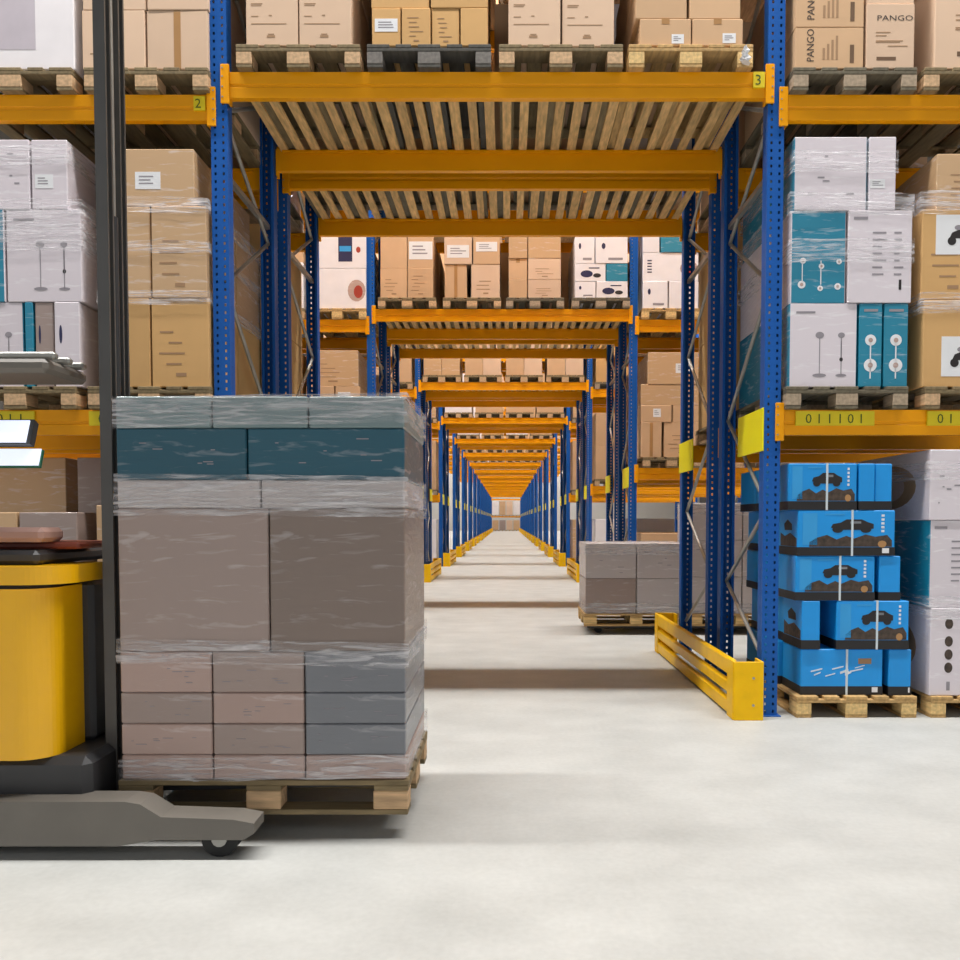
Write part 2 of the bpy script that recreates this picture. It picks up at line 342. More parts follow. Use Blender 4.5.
# ------------------------------------------------------------------ cartons
E = 0.0012
def ink(root, name, w, h, rects, m='ink_brown'):
    mb = MB()
    for (u0, v0, u1, v1) in rects:
        mb.box((u0 - 0.5) * w, (u1 - 0.5) * w, -E, 0.0005, v0 * h, v1 * h, m)
    return mb.build(name, root)
def carton(x, y, z, w, h, dep, kind, label, opts=(), group=None, rz=0.0, seed=0):
    """x = middle, y = front face, z = bottom"""
    rr = random.Random(seed)
    body, fm = kind, None
    if kind == 'white_teal': body, fm = 'white', {'left': 'teal', 'right': 'teal'}
    if kind == 'teal_white': body, fm = 'teal', {'left': 'white', 'right': 'white'}
    key = ('c', body, bool(fm), kind, round(w, 3), round(h, 3), round(dep, 3))
    def mk_():
        mb = MB(); mb.cbox(-w / 2, w / 2, 0, dep, 0, h, body, 0.005, fm); return mb.mesh('carton')
    o = link('carton', cached(key, mk_), None, (x, y, z)); o.rotation_euler.z = rz
    cat = 'carton'
    tag(o, label, cat, group)
    for op in opts:
        if op == 'tape':
            t = MB(); t.box(-0.022, 0.022, -E, 0.0005, h * 0.02, h * 0.98, 'tape'); t.box(-0.022, 0.022, 0, dep, h - 0.0005, h + 0.001, 'tape'); t.build('tape', o)
        elif op == 'toptape':
            t = MB(); t.box(-0.025, 0.025, -E, 0.0005, h * 0.8, h, 'tape'); t.box(-0.025, 0.025, 0, dep, h - 0.0005, h + 0.001, 'tape'); t.build('tape', o)
        elif op == 'lines':
            rs = [(0.1, 0.74, 0.26, 0.748), (0.1, 0.62, 0.92, 0.63), (0.1, 0.5, 0.32, 0.508), (0.1, 0.48, 0.3, 0.486), (0.1, 0.35, 0.24, 0.358), (0.44, 0.36, 0.5, 0.37),
                  (0.1, 0.26, 0.78, 0.268), (0.4, 0.1, 0.56, 0.125), (0.42, 0.135, 0.54, 0.145)]
            ink(o, 'print', w, h, rs, 'ink_soft')
        elif op == 'dashes':
            rs = []
            for i in range(rr.randint(3, 5)):
                v = 0.25 + 0.12 * i; a = rr.uniform(0.12, 0.3); rs.append((a, v, a + rr.uniform(0.2, 0.5), v + 0.02))
            rs.append((0.42, 0.12, 0.6, 0.16))
            ink(o, 'print', w, h, rs, 'ink_soft')
        elif op == 'sidetext':
            mb = MB(); text_mb(mb, 'PANGO', -w * 0.5 + w * 0.27, h * 0.16, w * 0.11, -E, 'ink', True, h * 0.62 / (w * 0.11 * 3.7) if w else 1)
            for i in range(4):
                mb.box(-w * 0.1 + i * 0.028, -w * 0.1 + i * 0.028 + 0.014, -E, 0.0005, h * 0.22, h * (0.5 + 0.1 * i), 'ink_soft')
            mb.box(w * 0.30, w * 0.36, -E, 0.0005, h * 0.14, h * 0.58, 'ink_brown')
            mb.build('print', o)
        elif op == 'toptext':
            mb = MB(); text_mb(mb, 'PANGO', -w * 0.29, h * 0.735, h * 0.085, -E, 'ink', False, w * 0.58 / (h * 0.085 * 3.7))
            for v, a, b in ((0.55, -0.3, 0.0), (0.5, -0.3, -0.08), (0.42, -0.3, 0.26), (0.4, -0.3, 0.2), (0.34, -0.05, 0.36)):
                mb.box(a * w, b * w, -E, 0.0005, h * v, h * (v + 0.012), 'ink_soft')
            mb.box(-0.28 * w, 0.12 * w, -E, 0.0005, h * 0.13, h * 0.18, 'ink_brown')
            mb.build('print', o)
        elif isinstance(op, tuple) and op[0] == 'label':          # ('label', u0, v0, u1, v1)
            _, u0, v0, u1, v1 = op
            mb = MB(); mb.box((u0 - 0.5) * w, (u1 - 0.5) * w, -0.0015, 0.0005, v0 * h, v1 * h, 'paper'); l = mb.build('paper_label', o); l['label'] = 'white paper label'
            mb = MB()
            for i in range(3):
                a = u0 + (u1 - u0) * 0.15; b = u0 + (u1 - u0) * rr.uniform(0.5, 0.88); v = v0 + (v1 - v0) * (0.3 + 0.2 * i)
                mb.box((a - 0.5) * w, (b - 0.5) * w, -0.0022, -0.0012, v * h, (v + (v1 - v0) * 0.07) * h, 'ink_grey')
            mb.build('label_print', l)
        elif isinstance(op, tuple) and op[0] == 'picture':        # white label with black device picture
            _, u0, v0, u1, v1 = op
            mb = MB(); mb.box((u0 - 0.5) * w, (u1 - 0.5) * w, -0.0015, 0.0005, v0 * h, v1 * h, 'paper'); l = mb.build('paper_label', o); l['label'] = 'white label with a black drawing'
            mb = MB(); cx = ((u0 + u1) / 2 - 0.5) * w; cz = (v0 + v1) / 2 * h; s = min((u1 - u0) * w, (v1 - v0) * h) * 0.32
            mb.prism([(cx - s * 0.8, cz - s * 0.3), (cx + s * 0.8, cz - s * 0.3), (cx + s * 0.6, cz + s * 0.25), (cx + s * 0.1, cz + s * 0.45), (cx - s * 0.6, cz + s * 0.15)], -0.0024, -0.0012, 'y', 'ink')
            for q in (-0.6, 0.6): mb.disc(cx + q * s, cz - s * 0.5, s * 0.34, s * 0.34, -0.0026, -0.0012, 'ink')
            mb.prism([(cx + s * 0.5, cz + s * 0.2), (cx + s * 0.62, cz + s * 0.2), (cx + s * 1.0, cz + s * 1.1), (cx + s * 0.85, cz + s * 1.1)], -0.0024, -0.0012, 'y', 'ink')
            mb.disc(cx - s * 0.1, cz + s * 0.55, s * 0.3, s * 0.2, -0.0026, -0.0012, 'ink_grey')
            mb.build('label_print', l)
        elif op == 'fan':                                         # line drawings of a standing fan
            mb = MB()
            for cx, s in ((-0.05 * w, 1.0), (0.27 * w, 0.8)):
                mb.box(cx - 0.003, cx + 0.003, -E, 0.0005, h * 0.14, h * 0.6, 'ink_grey')
                mb.disc(cx, h * 0.62, 0.028 * s, 0.022 * s, -E, 0.0005, 'ink_grey')
                mb.disc(cx, h * 0.14, 0.045 * s, 0.012 * s, -E, 0.0005, 'ink_grey')
            mb.disc(0.27 * w, h * 0.33, 0.011, 0.014, -E, 0.0005, 'ink')
            mb.box(0.262 * w, 0.278 * w, -E, 0.0005, h * 0.33, h * 0.55, 'ink_grey')
            mb.box(-0.4 * w, -0.12 * w, -E, 0.0005, h * 0.88, h * 0.905, 'ink_grey')
            mb.build('print', o)
        elif op == 'fine':                                        # columns of fine grey text
            mb = MB()
            for i in range(7):
                v = 0.3 + 0.075 * i
                mb.box(-0.12 * w, (0.02 + rr.uniform(0.0, 0.1)) * w, -E, 0.0005, h * v, h * (v + 0.018), 'ink_grey')
                mb.box(0.22 * w, (0.3 + rr.uniform(0.0, 0.08)) * w, -E, 0.0005, h * v, h * (v + 0.018), 'ink_grey')
            mb.box(-0.42 * w, -0.2 * w, -E, 0.0005, h * 0.9, h * 0.93, 'ink_grey')
            mb.box(0.3 * w, 0.34 * w, -E, 0.0005, h * 0.14, h * 0.25, 'ink')
            mb.build('print', o)
        elif op == 'specks':
            mb = MB()
            for i in range(6):
                a, v = rr.uniform(-0.42, 0.36), rr.uniform(0.15, 0.85)
                mb.box(a * w, (a + rr.uniform(0.02, 0.12)) * w, -E, 0.0005, h * v, h * (v + 0.02), 'ink_grey')
            mb.build('print', o)
        elif op == 'rounds':                                      # white round pictures on teal
            mb = MB()
            for u, v, r in ((0.22, 0.46, 0.11), (0.2, 0.2, 0.14), (0.56, 0.4, 0.1), (0.54, 0.16, 0.1), (0.88, 0.45, 0.1), (0.86, 0.18, 0.12)):
                r *= 0.5 * w; mb.disc((u - 0.5) * w, v * h, r, r, -E, 0.0005, 'paper'); mb.disc((u - 0.5) * w, v * h, r * 0.45, r * 0.45, -E * 1.6, 0, 'rose')
            for u in (0.21, 0.55): mb.box((u - 0.5) * w - 0.003, (u - 0.5) * w + 0.003, -E, 0.0005, h * 0.2, h * 0.46, 'paper')
            mb.build('print', o)
        elif op == 'twodots':
            mb = MB()
            for v, r in ((0.56, 0.24), (0.26, 0.28)):
                mb.disc(0, v * h, r * w, r * w, -E, 0.0005, 'paper'); mb.disc(0, v * h, r * w * 0.4, r * w * 0.4, -E * 1.6, 0, 'rose')
            mb.box(-0.004, 0.004, -E, 0.0005, h * 0.1, h * 0.56, 'paper')
            mb.box(-0.3 * w, 0.3 * w, -E, 0.0005, h * 0.9, h * 0.93, 'ink_grey')
            mb.build('print', o)
        elif op == 'blob':                                        # dark appliance picture
            mb = MB(); mb.disc(-0.12 * w, h * 0.42, 0.2 * w, 0.2 * h, -E, 0.0005, 'navy'); mb.disc(0.22 * w, h * 0.33, 0.13 * w, 0.12 * h, -E, 0.0005, 'ink')
            mb.box(-0.05 * w, 0.3 * w, -E, 0.0005, h * 0.72, h * 0.78, 'navy'); mb.build('print', o)
        elif op == 'smallmarks':
            mb = MB(); mb.disc(-0.25 * w, h * 0.62, 0.06 * w, 0.11 * h, -E, 0.0005, 'navy'); mb.box(-0.1 * w, 0.35 * w, -E, 0.0005, h * 0.12, h * 0.2, 'ink_grey'); mb.build('print', o)
        elif op == 'redpic':
            mb = MB(); mb.disc(0.33 * w, h * 0.45, 0.16 * w, 0.27 * h, -E, 0.0005, 'rose'); mb.disc(0.36 * w, h * 0.42, 0.08 * w, 0.16 * h, -E * 1.5, 0.0005, 'red')
            for i in range(5): mb.box(-0.42 * w, -0.34 * w, -E, 0.0005, h * (0.3 + 0.1 * i), h * (0.34 + 0.1 * i), 'navy')
            mb.build('print', o)
        elif op == 'bluepic':
            mb = MB(); mb.box(0.0, 0.25 * w, -E, 0.0005, h * 0.2, h * 0.95, 'navy'); mb.box(0.02 * w, 0.23 * w, -E * 1.5, 0.0005, h * 0.5, h * 0.66, 'bluebox_pale'); mb.disc(0.36 * w, h * 0.55, 0.04 * w, 0.09 * h, -E, 0.0005, 'red'); mb.build('print', o)
        elif op == 'panel':
            mb = MB(); mb.box(-0.5 * w + 0.005, 0.17 * w, -E, 0.0005, h * 0.17, h * 0.98, 'lilac'); mb.build('print', o)
        elif op == 'narrow_icons':                                # picture strip of a boxed machine
            mb = MB(); mb.box(0.1 * w, 0.5 * w - 0.005, -E, 0.0005, 0.01 * h, h * 0.9, 'teal_dark')
            for v in (0.82, 0.62, 0.47, 0.32): mb.disc(-0.18 * w, h * v, 0.07 * w, 0.06 * h, -E, 0.0005, 'earth')
            mb.box(-0.21 * w, -0.15 * w, -E, 0.0005, h * 0.06, h * 0.16, 'ink_grey'); mb.build('print', o)
        elif op == 'buggy':                                       # printed off-road buggy on rocky ground
            mb = MB()
            rs = random.Random(3 + seed)
            top = [(-0.38, 0.3), (-0.3, 0.4), (-0.2, 0.46), (-0.1, 0.36), (0.0, 0.44), (0.08, 0.38), (0.2, 0.47), (0.3, 0.42), (0.42, 0.46), (0.47, 0.34), (0.47, 0.2), (-0.38, 0.2)]
            mb.prism([(a * w, v * h) for a, v in top], -E, 0.0005, 'y', 'earth')
            car = [(-0.16, 0.62), (-0.14, 0.7), (-0.06, 0.73), (0.0, 0.8), (0.16, 0.8), (0.22, 0.74), (0.28, 0.7), (0.28, 0.6), (0.2, 0.57), (-0.08, 0.57)]
            mb.prism([(a * w, v * h) for a, v in car], -E * 1.4, 0.0005, 'y', 'ink')
            for a in (-0.09, 0.2): mb.disc(a * w, 0.58 * h, 0.055 * w, 0.075 * h, -E * 1.8, 0.0005, 'band')
            mb.box(0.04 * w, 0.15 * w, -E * 1.8, 0.0005, h * 0.71, h * 0.76, 'greyblue')
            mb.box(-0.45 * w, -0.3 * w, -E, 0.0005, h * 0.24, h * 0.94, 'bluebox_pale')
            for i in range(5): mb.box(0.36 * w, 0.39 * w, -E, 0.0005, h * (0.52 + 0.085 * i), h * (0.57 + 0.085 * i), 'paper')
            mb.box(-0.22 * w, -0.02 * w, -E, 0.0005, h * 0.9, h * 0.93, 'bluebox_pale')
            mb.disc(0.37 * w, 0.26 * h, 0.045 * w, 0.075 * h, -E * 1.6, 0.0005, 'tape')
            mb.build('print', o)
        elif op == 'sidepic':
            mb = MB(); q = -w / 2 - E
            mb.prism([(0.02, 0.2 * h), (dep - 0.02, 0.2 * h), (dep - 0.02, 0.5 * h), (dep * 0.7, 0.42 * h), (dep * 0.4, 0.5 * h), (0.02, 0.38 * h)], q, -w / 2 + 0.0005, 'x', 'earth')
            mb.prism([(dep * 0.3, 0.56 * h), (dep * 0.7, 0.56 * h), (dep * 0.74, 0.7 * h), (dep * 0.55, 0.8 * h), (dep * 0.32, 0.7 * h)], q, -w / 2 + 0.0005, 'x', 'ink')
            mb.build('side_print', o)
        elif op == 'sidedisc':
            mb = MB()
            pts = [(dep * 0.5 + dep * 0.34 * math.cos(2 * math.pi * i / 24), h * 0.5 + h * 0.34 * math.sin(2 * math.pi * i / 24)) for i in range(24)]
            mb.prism(pts, -w / 2 - E, -w / 2 + 0.0005, 'x', 'ink_soft')
            pts = [(dep * 0.5 + dep * 0.2 * math.cos(2 * math.pi * i / 24), h * 0.5 + h * 0.22 * math.sin(2 * math.pi * i / 24)) for i in range(24)]
            mb.prism(pts, -w / 2 - E * 1.6, -w / 2, 'x', 'rose'); mb.build('side_print', o)
        elif op == 'scribble':                                    # white logo strokes across a blue face
            mb = MB()
            for a, v, l, t in ((-0.38, 0.5, 0.14, 0.03), (-0.34, 0.42, 0.08, 0.03), (-0.2, 0.4, 0.12, 0.025), (-0.12, 0.55, 0.14, 0.03), (-0.02, 0.46, 0.1, 0.05), (0.1, 0.5, 0.16, 0.03), (0.16, 0.58, 0.12, 0.02)):
                mb.prism([(a * w, v * h), ((a + l) * w, (v + 0.06) * h), ((a + l) * w, (v + 0.06 + t) * h), (a * w, (v + t) * h)], -E, 0.0005, 'y', 'strap')
            mb.prism([(0.04 * w, 0.42 * h), (0.12 * w, 0.49 * h), (0.04 * w, 0.56 * h)], -E * 1.5, 0.0005, 'y', 'paper')
            mb.box(0.2 * w, 0.36 * w, -E, 0.0005, h * 0.68, h * 0.8, 'ink_soft')
            mb.build('print', o)
        elif op == 'baseband':
            mb = MB(); q = 0.0016
            for a in ((-w / 2 - q, w / 2 + q, -q, 0.0), (-w / 2 - q, w / 2 + q, dep, dep + q), (-w / 2 - q, -w / 2, 0, dep), (w / 2, w / 2 + q, 0, dep)):
                mb.box(*a, 0.001, h * 0.19, 'band')
            b_ = mb.build('base_band', o); b_['label'] = 'black printed band round the foot of the carton'
        elif op == 'strap':
            mb = MB(); q = 0.003; xs = 0.06 * w
            mb.box(xs - 0.007, xs + 0.007, -q, 0, -0.0005, h + q, 'strap'); mb.box(xs - 0.007, xs + 0.007, 0, dep, h, h + q, 'strap'); mb.box(xs - 0.007, xs + 0.007, dep, dep + q, 0, h + q, 'strap')
            s_ = mb.build('strap', o); s_['label'] = 'white plastic strap'
        elif op == 'sticker':
            mb = MB(); mb.box(0.37 * w, 0.44 * w, -0.003, 0.0, h * 0.06, h * 0.17, 'paper'); mb.build('sticker', o)
    return o
ZPOS = {1: ['single layer'], 2: ['lower layer', 'upper layer'], 3: ['bottom layer', 'middle layer', 'top layer'],
        4: ['bottom layer', 'second layer', 'third layer', 'top layer'], 5: ['bottom layer', 'second layer', 'middle layer', 'fourth layer', 'top layer']}
XPOS = {1: ['single'], 2: ['left', 'right'], 3: ['left', 'centre', 'right'], 4: ['leftmost', 'second', 'third', 'rightmost'], 5: ['leftmost', 'second', 'middle', 'fourth', 'rightmost']}
LOOK = {'card': 'brown', 'card_pink': 'pale brown', 'card_gold': 'golden brown', 'card_wrap': 'film-wrapped brown', 'white': 'white film-wrapped', 'white_plain': 'white', 'white_teal': 'white film-wrapped',
        'teal': 'teal', 'teal_white': 'teal', 'teal_dark': 'deep teal', 'mauve': 'mauve-brown', 'greyblue': 'slate grey', 'rose': 'dusty pink', 'greywrap': 'grey film-wrapped', 'teal_grey': 'grey-teal', 'mauve_dark': 'dark mauve-brown', 'bluebox': 'bright blue'}
def load_px(place, d, zb, pcx, pxw, rows, ybot, dep=1.16, pm='pallet', parts=True, group='cartons', what='pallet', split=0, y_in=0.02, pallet_rz=0.0, has_pallet=True, pz=None):
    """a pallet and its cartons, measured from the photograph at depth d. rows: bottom up, (top pixel, [(x0, x1, kind, opts)])"""
    X = PX(pcx, ybot, d)
    if has_pallet: pallet(X, d, zb, 'wooden pallet under the cartons of ' + place, pm, parts, 'pallets in the racks', pallet_rz)
    z = zb + (0.1446 if has_pallet else 0.0); yb = ybot; ny = len(rows)
    for r, (yt, items) in enumerate(rows):
        h = PZ(yt, d) - z if r == ny - 1 or True else 0
        h = max(0.05, PZ(yt, d) - z - 0.002)
        ym = (yb + yt) / 2
        for i, it in enumerate(items):
            x0, x1, kind = it[0], it[1], it[2]; op = it[3] if len(it) > 3 else ()
            xa, xb = PX(x0, ym, d), PX(x1, ym, d)
            if 'back' in op: continue
            dd = dep if not split else dep / split - 0.004
            pos = ZPOS[ny][r] + (', ' + XPOS[len(items)][i] if len(items) > 1 else '')
            jz = R.uniform(-0.006, 0.006)
            carton((xa + xb) / 2, d + y_in + R.uniform(0, 0.012), z, xb - xa - 0.006, h, dd, kind, f'{LOOK[kind]} carton, {pos}, {place}', op, group, jz if xb - xa < 0.5 else 0, seed=int(x0 * 7 + yt))
            for s in range(1, split):
                carton((xa + xb) / 2, d + y_in + 0.014 + s * dep / split, z, xb - xa - 0.006, h, dd - 0.012, kind, f'{LOOK[kind]} carton in back row, {pos}, {place}', (), group, 0, seed=1)
        z += h + 0.002; yb = yt
def load_simple(x, y, z, place, kinds, nx, hs, group, pm='pallet', parts=False, rng=None, dep=1.14, opts=((),)):
    rng = rng or R
    pallet(x, y, z, 'wooden pallet under the cartons of ' + place, pm, parts, 'pallets in the racks')
    zz = z + 0.1446
    for r, h in enumerate(hs):
        n = nx if isinstance(nx, int) else nx[r]
        w = 0.77 / n
        for i in range(n):
            kd = kinds[(r * 2 + i) % len(kinds)]
            pos = ZPOS[len(hs)][r] + (', ' + XPOS[n][i] if n > 1 else '')
            carton(x - 0.385 + w * (i + 0.5), y + 0.03, zz, w - 0.008, h - 0.002, dep, kd, f'{LOOK[kd]} carton, {pos}, {place}', opts[(r + i) % len(opts)], group, 0, seed=i + r * 5)
        zz += h
# ------------------------------------------------------------------ racking
P = 5.93; Y0 = 5.40; RD = 1.15; GAP = 0.30; UX = 1.82; UW = 0.108; UD = 0.095
ZD, ZB2, ZB1, BH = 4.235, 4.09, 2.045, 0.165
NROW = 16
def upright_mesh(H, holes, flip):
    """open C profile: face towards the aisle, returns and lips behind; origin at the profile's centre, base on the floor"""
    w, dp, t, lip = UW / 2, UD / 2, 0.004, 0.022
    out = [(-w + lip, dp), (-w, dp), (-w, -dp), (w, -dp), (w, dp), (w - lip, dp)]
    inn = [(w - lip, dp - t), (w - t, dp - t), (w - t, -dp + t), (-w + t, -dp + t), (-w + t, dp - t), (-w + lip, dp - t)]
    pts = out + inn
    if flip: pts = [(x, -y) for x, y in pts]
    mb = MB(); m = 'blue_holes' if holes else 'blue'; n = len(pts)
    vs = [(x, y, 0) for x, y in pts] + [(x, y, H) for x, y in pts]
    fs = [(i, (i + 1) % n, n + (i + 1) % n, n + i) for i in range(n)]
    mb.add(vs, fs, m)
    for o_ in (0, n):   # end caps as quads between outer and inner chains
        for i in range(5):
            mb.f.append([o_ + i, o_ + i + 1, o_ + 10 - i, o_ + 11 - i]); mb.m.append(0)
    return mb.mesh('post')
NODES = [0.12, 0.33, 0.83, 1.40, 2.10, 2.89, 3.49, 4.02, 4.55, 5.1, 5.65, 6.2, 6.75, 7.3, 7.85, 8.4, 8.95, 9.5, 10.0]
def frame(x, y, k, side, half, H=10.2, inner=True, flip=False):
    rear = 'rear' if half else 'front'
    if inner: lab = f'blue rack upright {side} of the passage, {rear} rack of the {ORD[k]} rack row'
    else: lab = f'blue rack upright at outer end of {side} bay, {rear} rack, {ORD[k]} rack row'
    t = thing('rack_upright', lab, 'rack upright', (x, y, 0), 'blue rack uprights')
    holes = k <= 2
    for q, fl in ((UD / 2, False), (RD - UD / 2, True)):
        link('post', cached(('up', holes, fl, H), lambda: upright_mesh(H, holes, fl)), t, (0, q, 0.008))
        def fp():
            mb = MB(); mb.cbox(-0.075, 0.075, -0.07, 0.07, 0, 0.008, 'blue', 0.002)
            for sx in (-0.062, 0.062): mb.tube((sx, 0.055 if not fl else -0.055, 0.008), (sx, 0.055 if not fl else -0.055, 0.03), 0.008, 'galv', 6)
            return mb.mesh('foot_plate')
        link('foot_plate', cached(('fp', fl), fp), t, (0, q, 0))
    nodes = NODES
    if k <= 2:
        ya, yb = UD - 0.02, RD - UD + 0.02
        if flip: ya, yb = yb, ya
        br = []
        for i in range(1, len(nodes) - 1):
            a = (0, ya if i % 2 else yb, nodes[i]); b = (0, yb if i % 2 else ya, nodes[i + 1])
            def bm_(a=a, b=b):
                mb = MB(); mb.tube(a, b, 0.015, 'galv', 8); return mb.mesh('brace')
            link('brace', cached(('br', flip, i), bm_), t)
        def hb():
            mb = MB()
            mb.box(-0.016, 0.016, UD - 0.02, RD - UD + 0.02, 3.62 - 0.018, 3.62 + 0.018, 'galv')
            return mb.mesh('brace')
        link('brace', cached('hb', hb), t)
    else:
        def bs():
            mb = MB(); ya, yb = UD - 0.02, RD - UD + 0.02
            if flip: ya, yb = yb, ya
            for i in range(1, len(nodes) - 1):
                mb.tube((0, ya if i % 2 else yb, nodes[i]), (0, yb if i % 2 else ya, nodes[i + 1]), 0.015, 'galv', 5)
            return mb.mesh('bracing')
        link('bracing', cached(('bs', flip), bs), t)
    if inner:
        s = -1 if side == 'right' else 1
        y0_, y1_ = (0.0, 0.57) if not half else (RD - 0.57, RD)
        def mpz():
            mb = MB(); xa = s * (UW / 2 + 0.001); xb = s * (UW / 2 + 0.012)
            mb.cbox(min(xa, xb), max(xa, xb), y0_, y1_, 1.775, 2.06, 'plate', 0.002)
            return mb.mesh('marker_plate')
        o = link('marker_plate', cached(('mp', s, half), mpz), t); o['label'] = 'bright yellow marker plate'
    return t
def beam_mesh(L, face):
    """two nested C sections: stepped face towards the aisle (face -1 = towards -y). origin mid, top at z 0"""
    f = face; dpt = 0.05
    pr = [(0, 0), (0, -0.074), (0.006, -0.080), (0.006, -0.094), (0, -0.100), (0, -BH), (dpt, -BH), (dpt, 0.0), ]
    pts = [(-f * 1 * (p[0]) if f < 0 else -p[0], p[1]) for p in pr]
    pts = [((p[0]) if f < 0 else -p[0], p[1]) for p in pr]
    mb = MB(); mb.prism(pts, -L / 2, L / 2, 'x', 'orange')
    ya, yb = (0.0495, 0.085) if f < 0 else (-0.085, -0.0495)
    mb.box(-L / 2 + 0.06, L / 2 - 0.06, ya, yb, -0.034, -0.0212, 'orange'); return mb.mesh('box_section')
def conn_mesh(face, sx):
    """hooked end plate lying on the post's aisle face; origin at the beam's end"""
    mb = MB(); f = face
    y0_, y1_ = (-0.016, -0.0005) if f < 0 else (0.0005, 0.016)
    xa, xb = sorted((-0.014 * sx, 0.043 * sx))
    mb.cbox(xa, xb, y0_, y1_, -0.205, 0.045, 'orange', 0.003)
    xa, xb = sorted((-0.0135 * sx, -0.001 * sx)); ya, yb = (y1_, 0.05) if f < 0 else (-0.05, y0_)
    mb.box(xa, xb, ya, yb, -0.200, 0.0, 'orange')
    yy = y0_ - 0.003 if f < 0 else y1_ + 0.003
    for z in (-0.165, -0.10, -0.035, 0.02): mb.tube((0.03 * sx, (y0_ + y1_) / 2, z), (0.03 * sx, yy, z), 0.006, 'galv', 6)
    return mb.mesh('connector')
def beam(xc, y, ztop, L, face, label, detailed=True):
    """y = plane of the beam's aisle face"""
    t = thing('rack_beam', label, 'rack beam', (xc, y, ztop), 'orange rack beams'); t['kind'] = 'thing'
    link('box_section', cached(('bm', L, face), lambda: beam_mesh(L, face)), t)
    if detailed:
        for sx in (-1, 1):
            link('connector', cached(('cn', face, sx), lambda: conn_mesh(face, sx)), t, (sx * L / 2, 0, 0))
    return t
def number_tag(parent, txt, x, z, w, h, name='number_tag'):
    mb = MB(); mb.box(x, x + w, -0.0135, 0.0, z, z + h, 'tag'); t = mb.build(name, parent); t['label'] = 'yellow label with dark green writing'
    mb = MB(); text_mb(mb, txt, x + w * 0.12, z + h * 0.16, h * 0.68, -0.0145, 'tag_ink', False, 1.0)
    mb.build('lettering', t); return t
def slat_deck(y, k, half):
    def mk_():
        mb = MB(); rr = random.Random(4)
        for i in range(28):
            x = -1.68 + i * 0.1244 + rr.uniform(-0.006, 0.006); w = 0.034 + rr.uniform(-0.003, 0.003)
            mb.cbox(x - w, x + w, 0.052, RD - 0.052, 0, 0.02, 'slat', 0.002)
        return mb.mesh('slatted_deck')
    o = link('slatted_deck', cached('deck', mk_), None, (0, y, ZD - 0.021))
    tag(o, f'pale slatted wooden deck over the passage, {"rear" if half else "front"} rack of the {ORD[k]} rack row', 'deck', 'slatted decks over the passage')
def guard(side, y, k):
    s = 1 if side == 'right' else -1
    t = thing('rack_guard', f'yellow steel guard rail on floor, {side} side of passage, {ORD[k]} rack row', 'guard rail', (s * 1.648, y, 0), 'yellow guard rails')
    L = 2 * RD + GAP + 0.24
    inn = -0.0975 * s
    for z0, z1 in ((0.012, 0.108), (0.152, 0.232), (0.276, 0.385)):
        def rm(z0=z0, z1=z1):
            mb = MB(); mb.cbox(min(inn, inn + s * 0.045), max(inn, inn + s * 0.045), 0.10, L - 0.10, z0, z1, 'yellow', 0.008); return mb.mesh('rail')
        link('rail', cached(('rail', s, z0), rm), t)
    for e in (0, 1):
        def ep():
            mb = MB(); ya, yb = (0, 0.012) if e == 0 else (L - 0.012, L)
            mb.cbox(-0.0975, 0.0975, ya, yb, 0, 0.388, 'yellow', 0.003)
            yc, yd = (0.012, 0.16) if e == 0 else (L - 0.16, L - 0.012)
            xa, xb = sorted((inn - s * 0.004, inn + s * 0.012)); mb.cbox(xa, xb, yc, yd, 0, 0.388, 'yellow', 0.003)
            xa, xb = sorted((-inn, -inn - s * 0.012)); mb.cbox(xa, xb, yc, yd, 0, 0.388, 'yellow', 0.003)
            xa, xb = sorted((inn, -inn)); mb.box(xa, xb, yc, yd, 0, 0.008, 'yellow')
            for zz in (0.1, 0.28): mb.tube((0.03 * s, ya - 0.004 if e == 0 else yb + 0.004, zz), (0.03 * s, (ya + yb) / 2, zz), 0.009, 'galv', 8)
            return mb.mesh('end_plate')
        link('end_plate', cached(('ep', s, e), ep), t)
LP = 2 * UX - UW - 0.012      # beam length between connectors
BAYW = 3.64
for k in range(NROW):
    y = Y0 + k * P
    for half in (0, 1):
        yr = y + half * (RD + GAP)
        rn = 'rear' if half else 'front'
        for side, s in (('left', -1), ('right', 1)):
            frame(s * UX, yr, k, side, half, inner=True, flip=bool(half))
            if k <= 3: frame(s * (UX + BAYW), yr, k, side, half, inner=False, flip=bool(half))
        for face, yy, fb in ((-1, yr - 0.001, 'front'), (1, yr + RD + 0.001, 'back')):
            b = beam(0, yy, ZD, LP, face, f'orange beam over the passage, {fb} edge of {rn} rack, {ORD[k]} rack row', True)
            if k == 0 and half == 0 and face < 0: number_tag(b, '3', LP / 2 - 0.095, -0.105, 0.075, 0.1)
            if k <= 3:
                for side, s in (('left', -1), ('right', 1)):
                    for zt, ln in ((ZB1, 'lower'), (ZB2, 'upper')):
                        L = LP
                        xc = s * (UX + BAYW / 2)
                        b = beam(xc, yy, zt, L, face, f'orange {ln} beam of {side} bay, {fb} edge of {rn} rack, {ORD[k]} row', True)
                        if k == 0 and half == 0 and face < 0:
                            if side == 'left' and ln == 'upper': number_tag(b, '2', LP / 2 - 0.1, -0.105, 0.075, 0.09)
                            if side == 'right' and ln == 'lower':
                                for q in (0.09, 0.96): number_tag(b, '0 1 1 1 0 1', -LP / 2 + q, -0.105, 0.52, 0.095, 'location_label')
                            if side == 'left' and ln == 'lower':
                                for q in (0.52, 1.4): number_tag(b, '0 1 1 0 1 1', LP / 2 - q - 0.3, -0.105, 0.52, 0.095, 'location_label')
        slat_deck(yr, k, half)
    for side in ('left', 'right'): guard(side, y - 0.12, k)
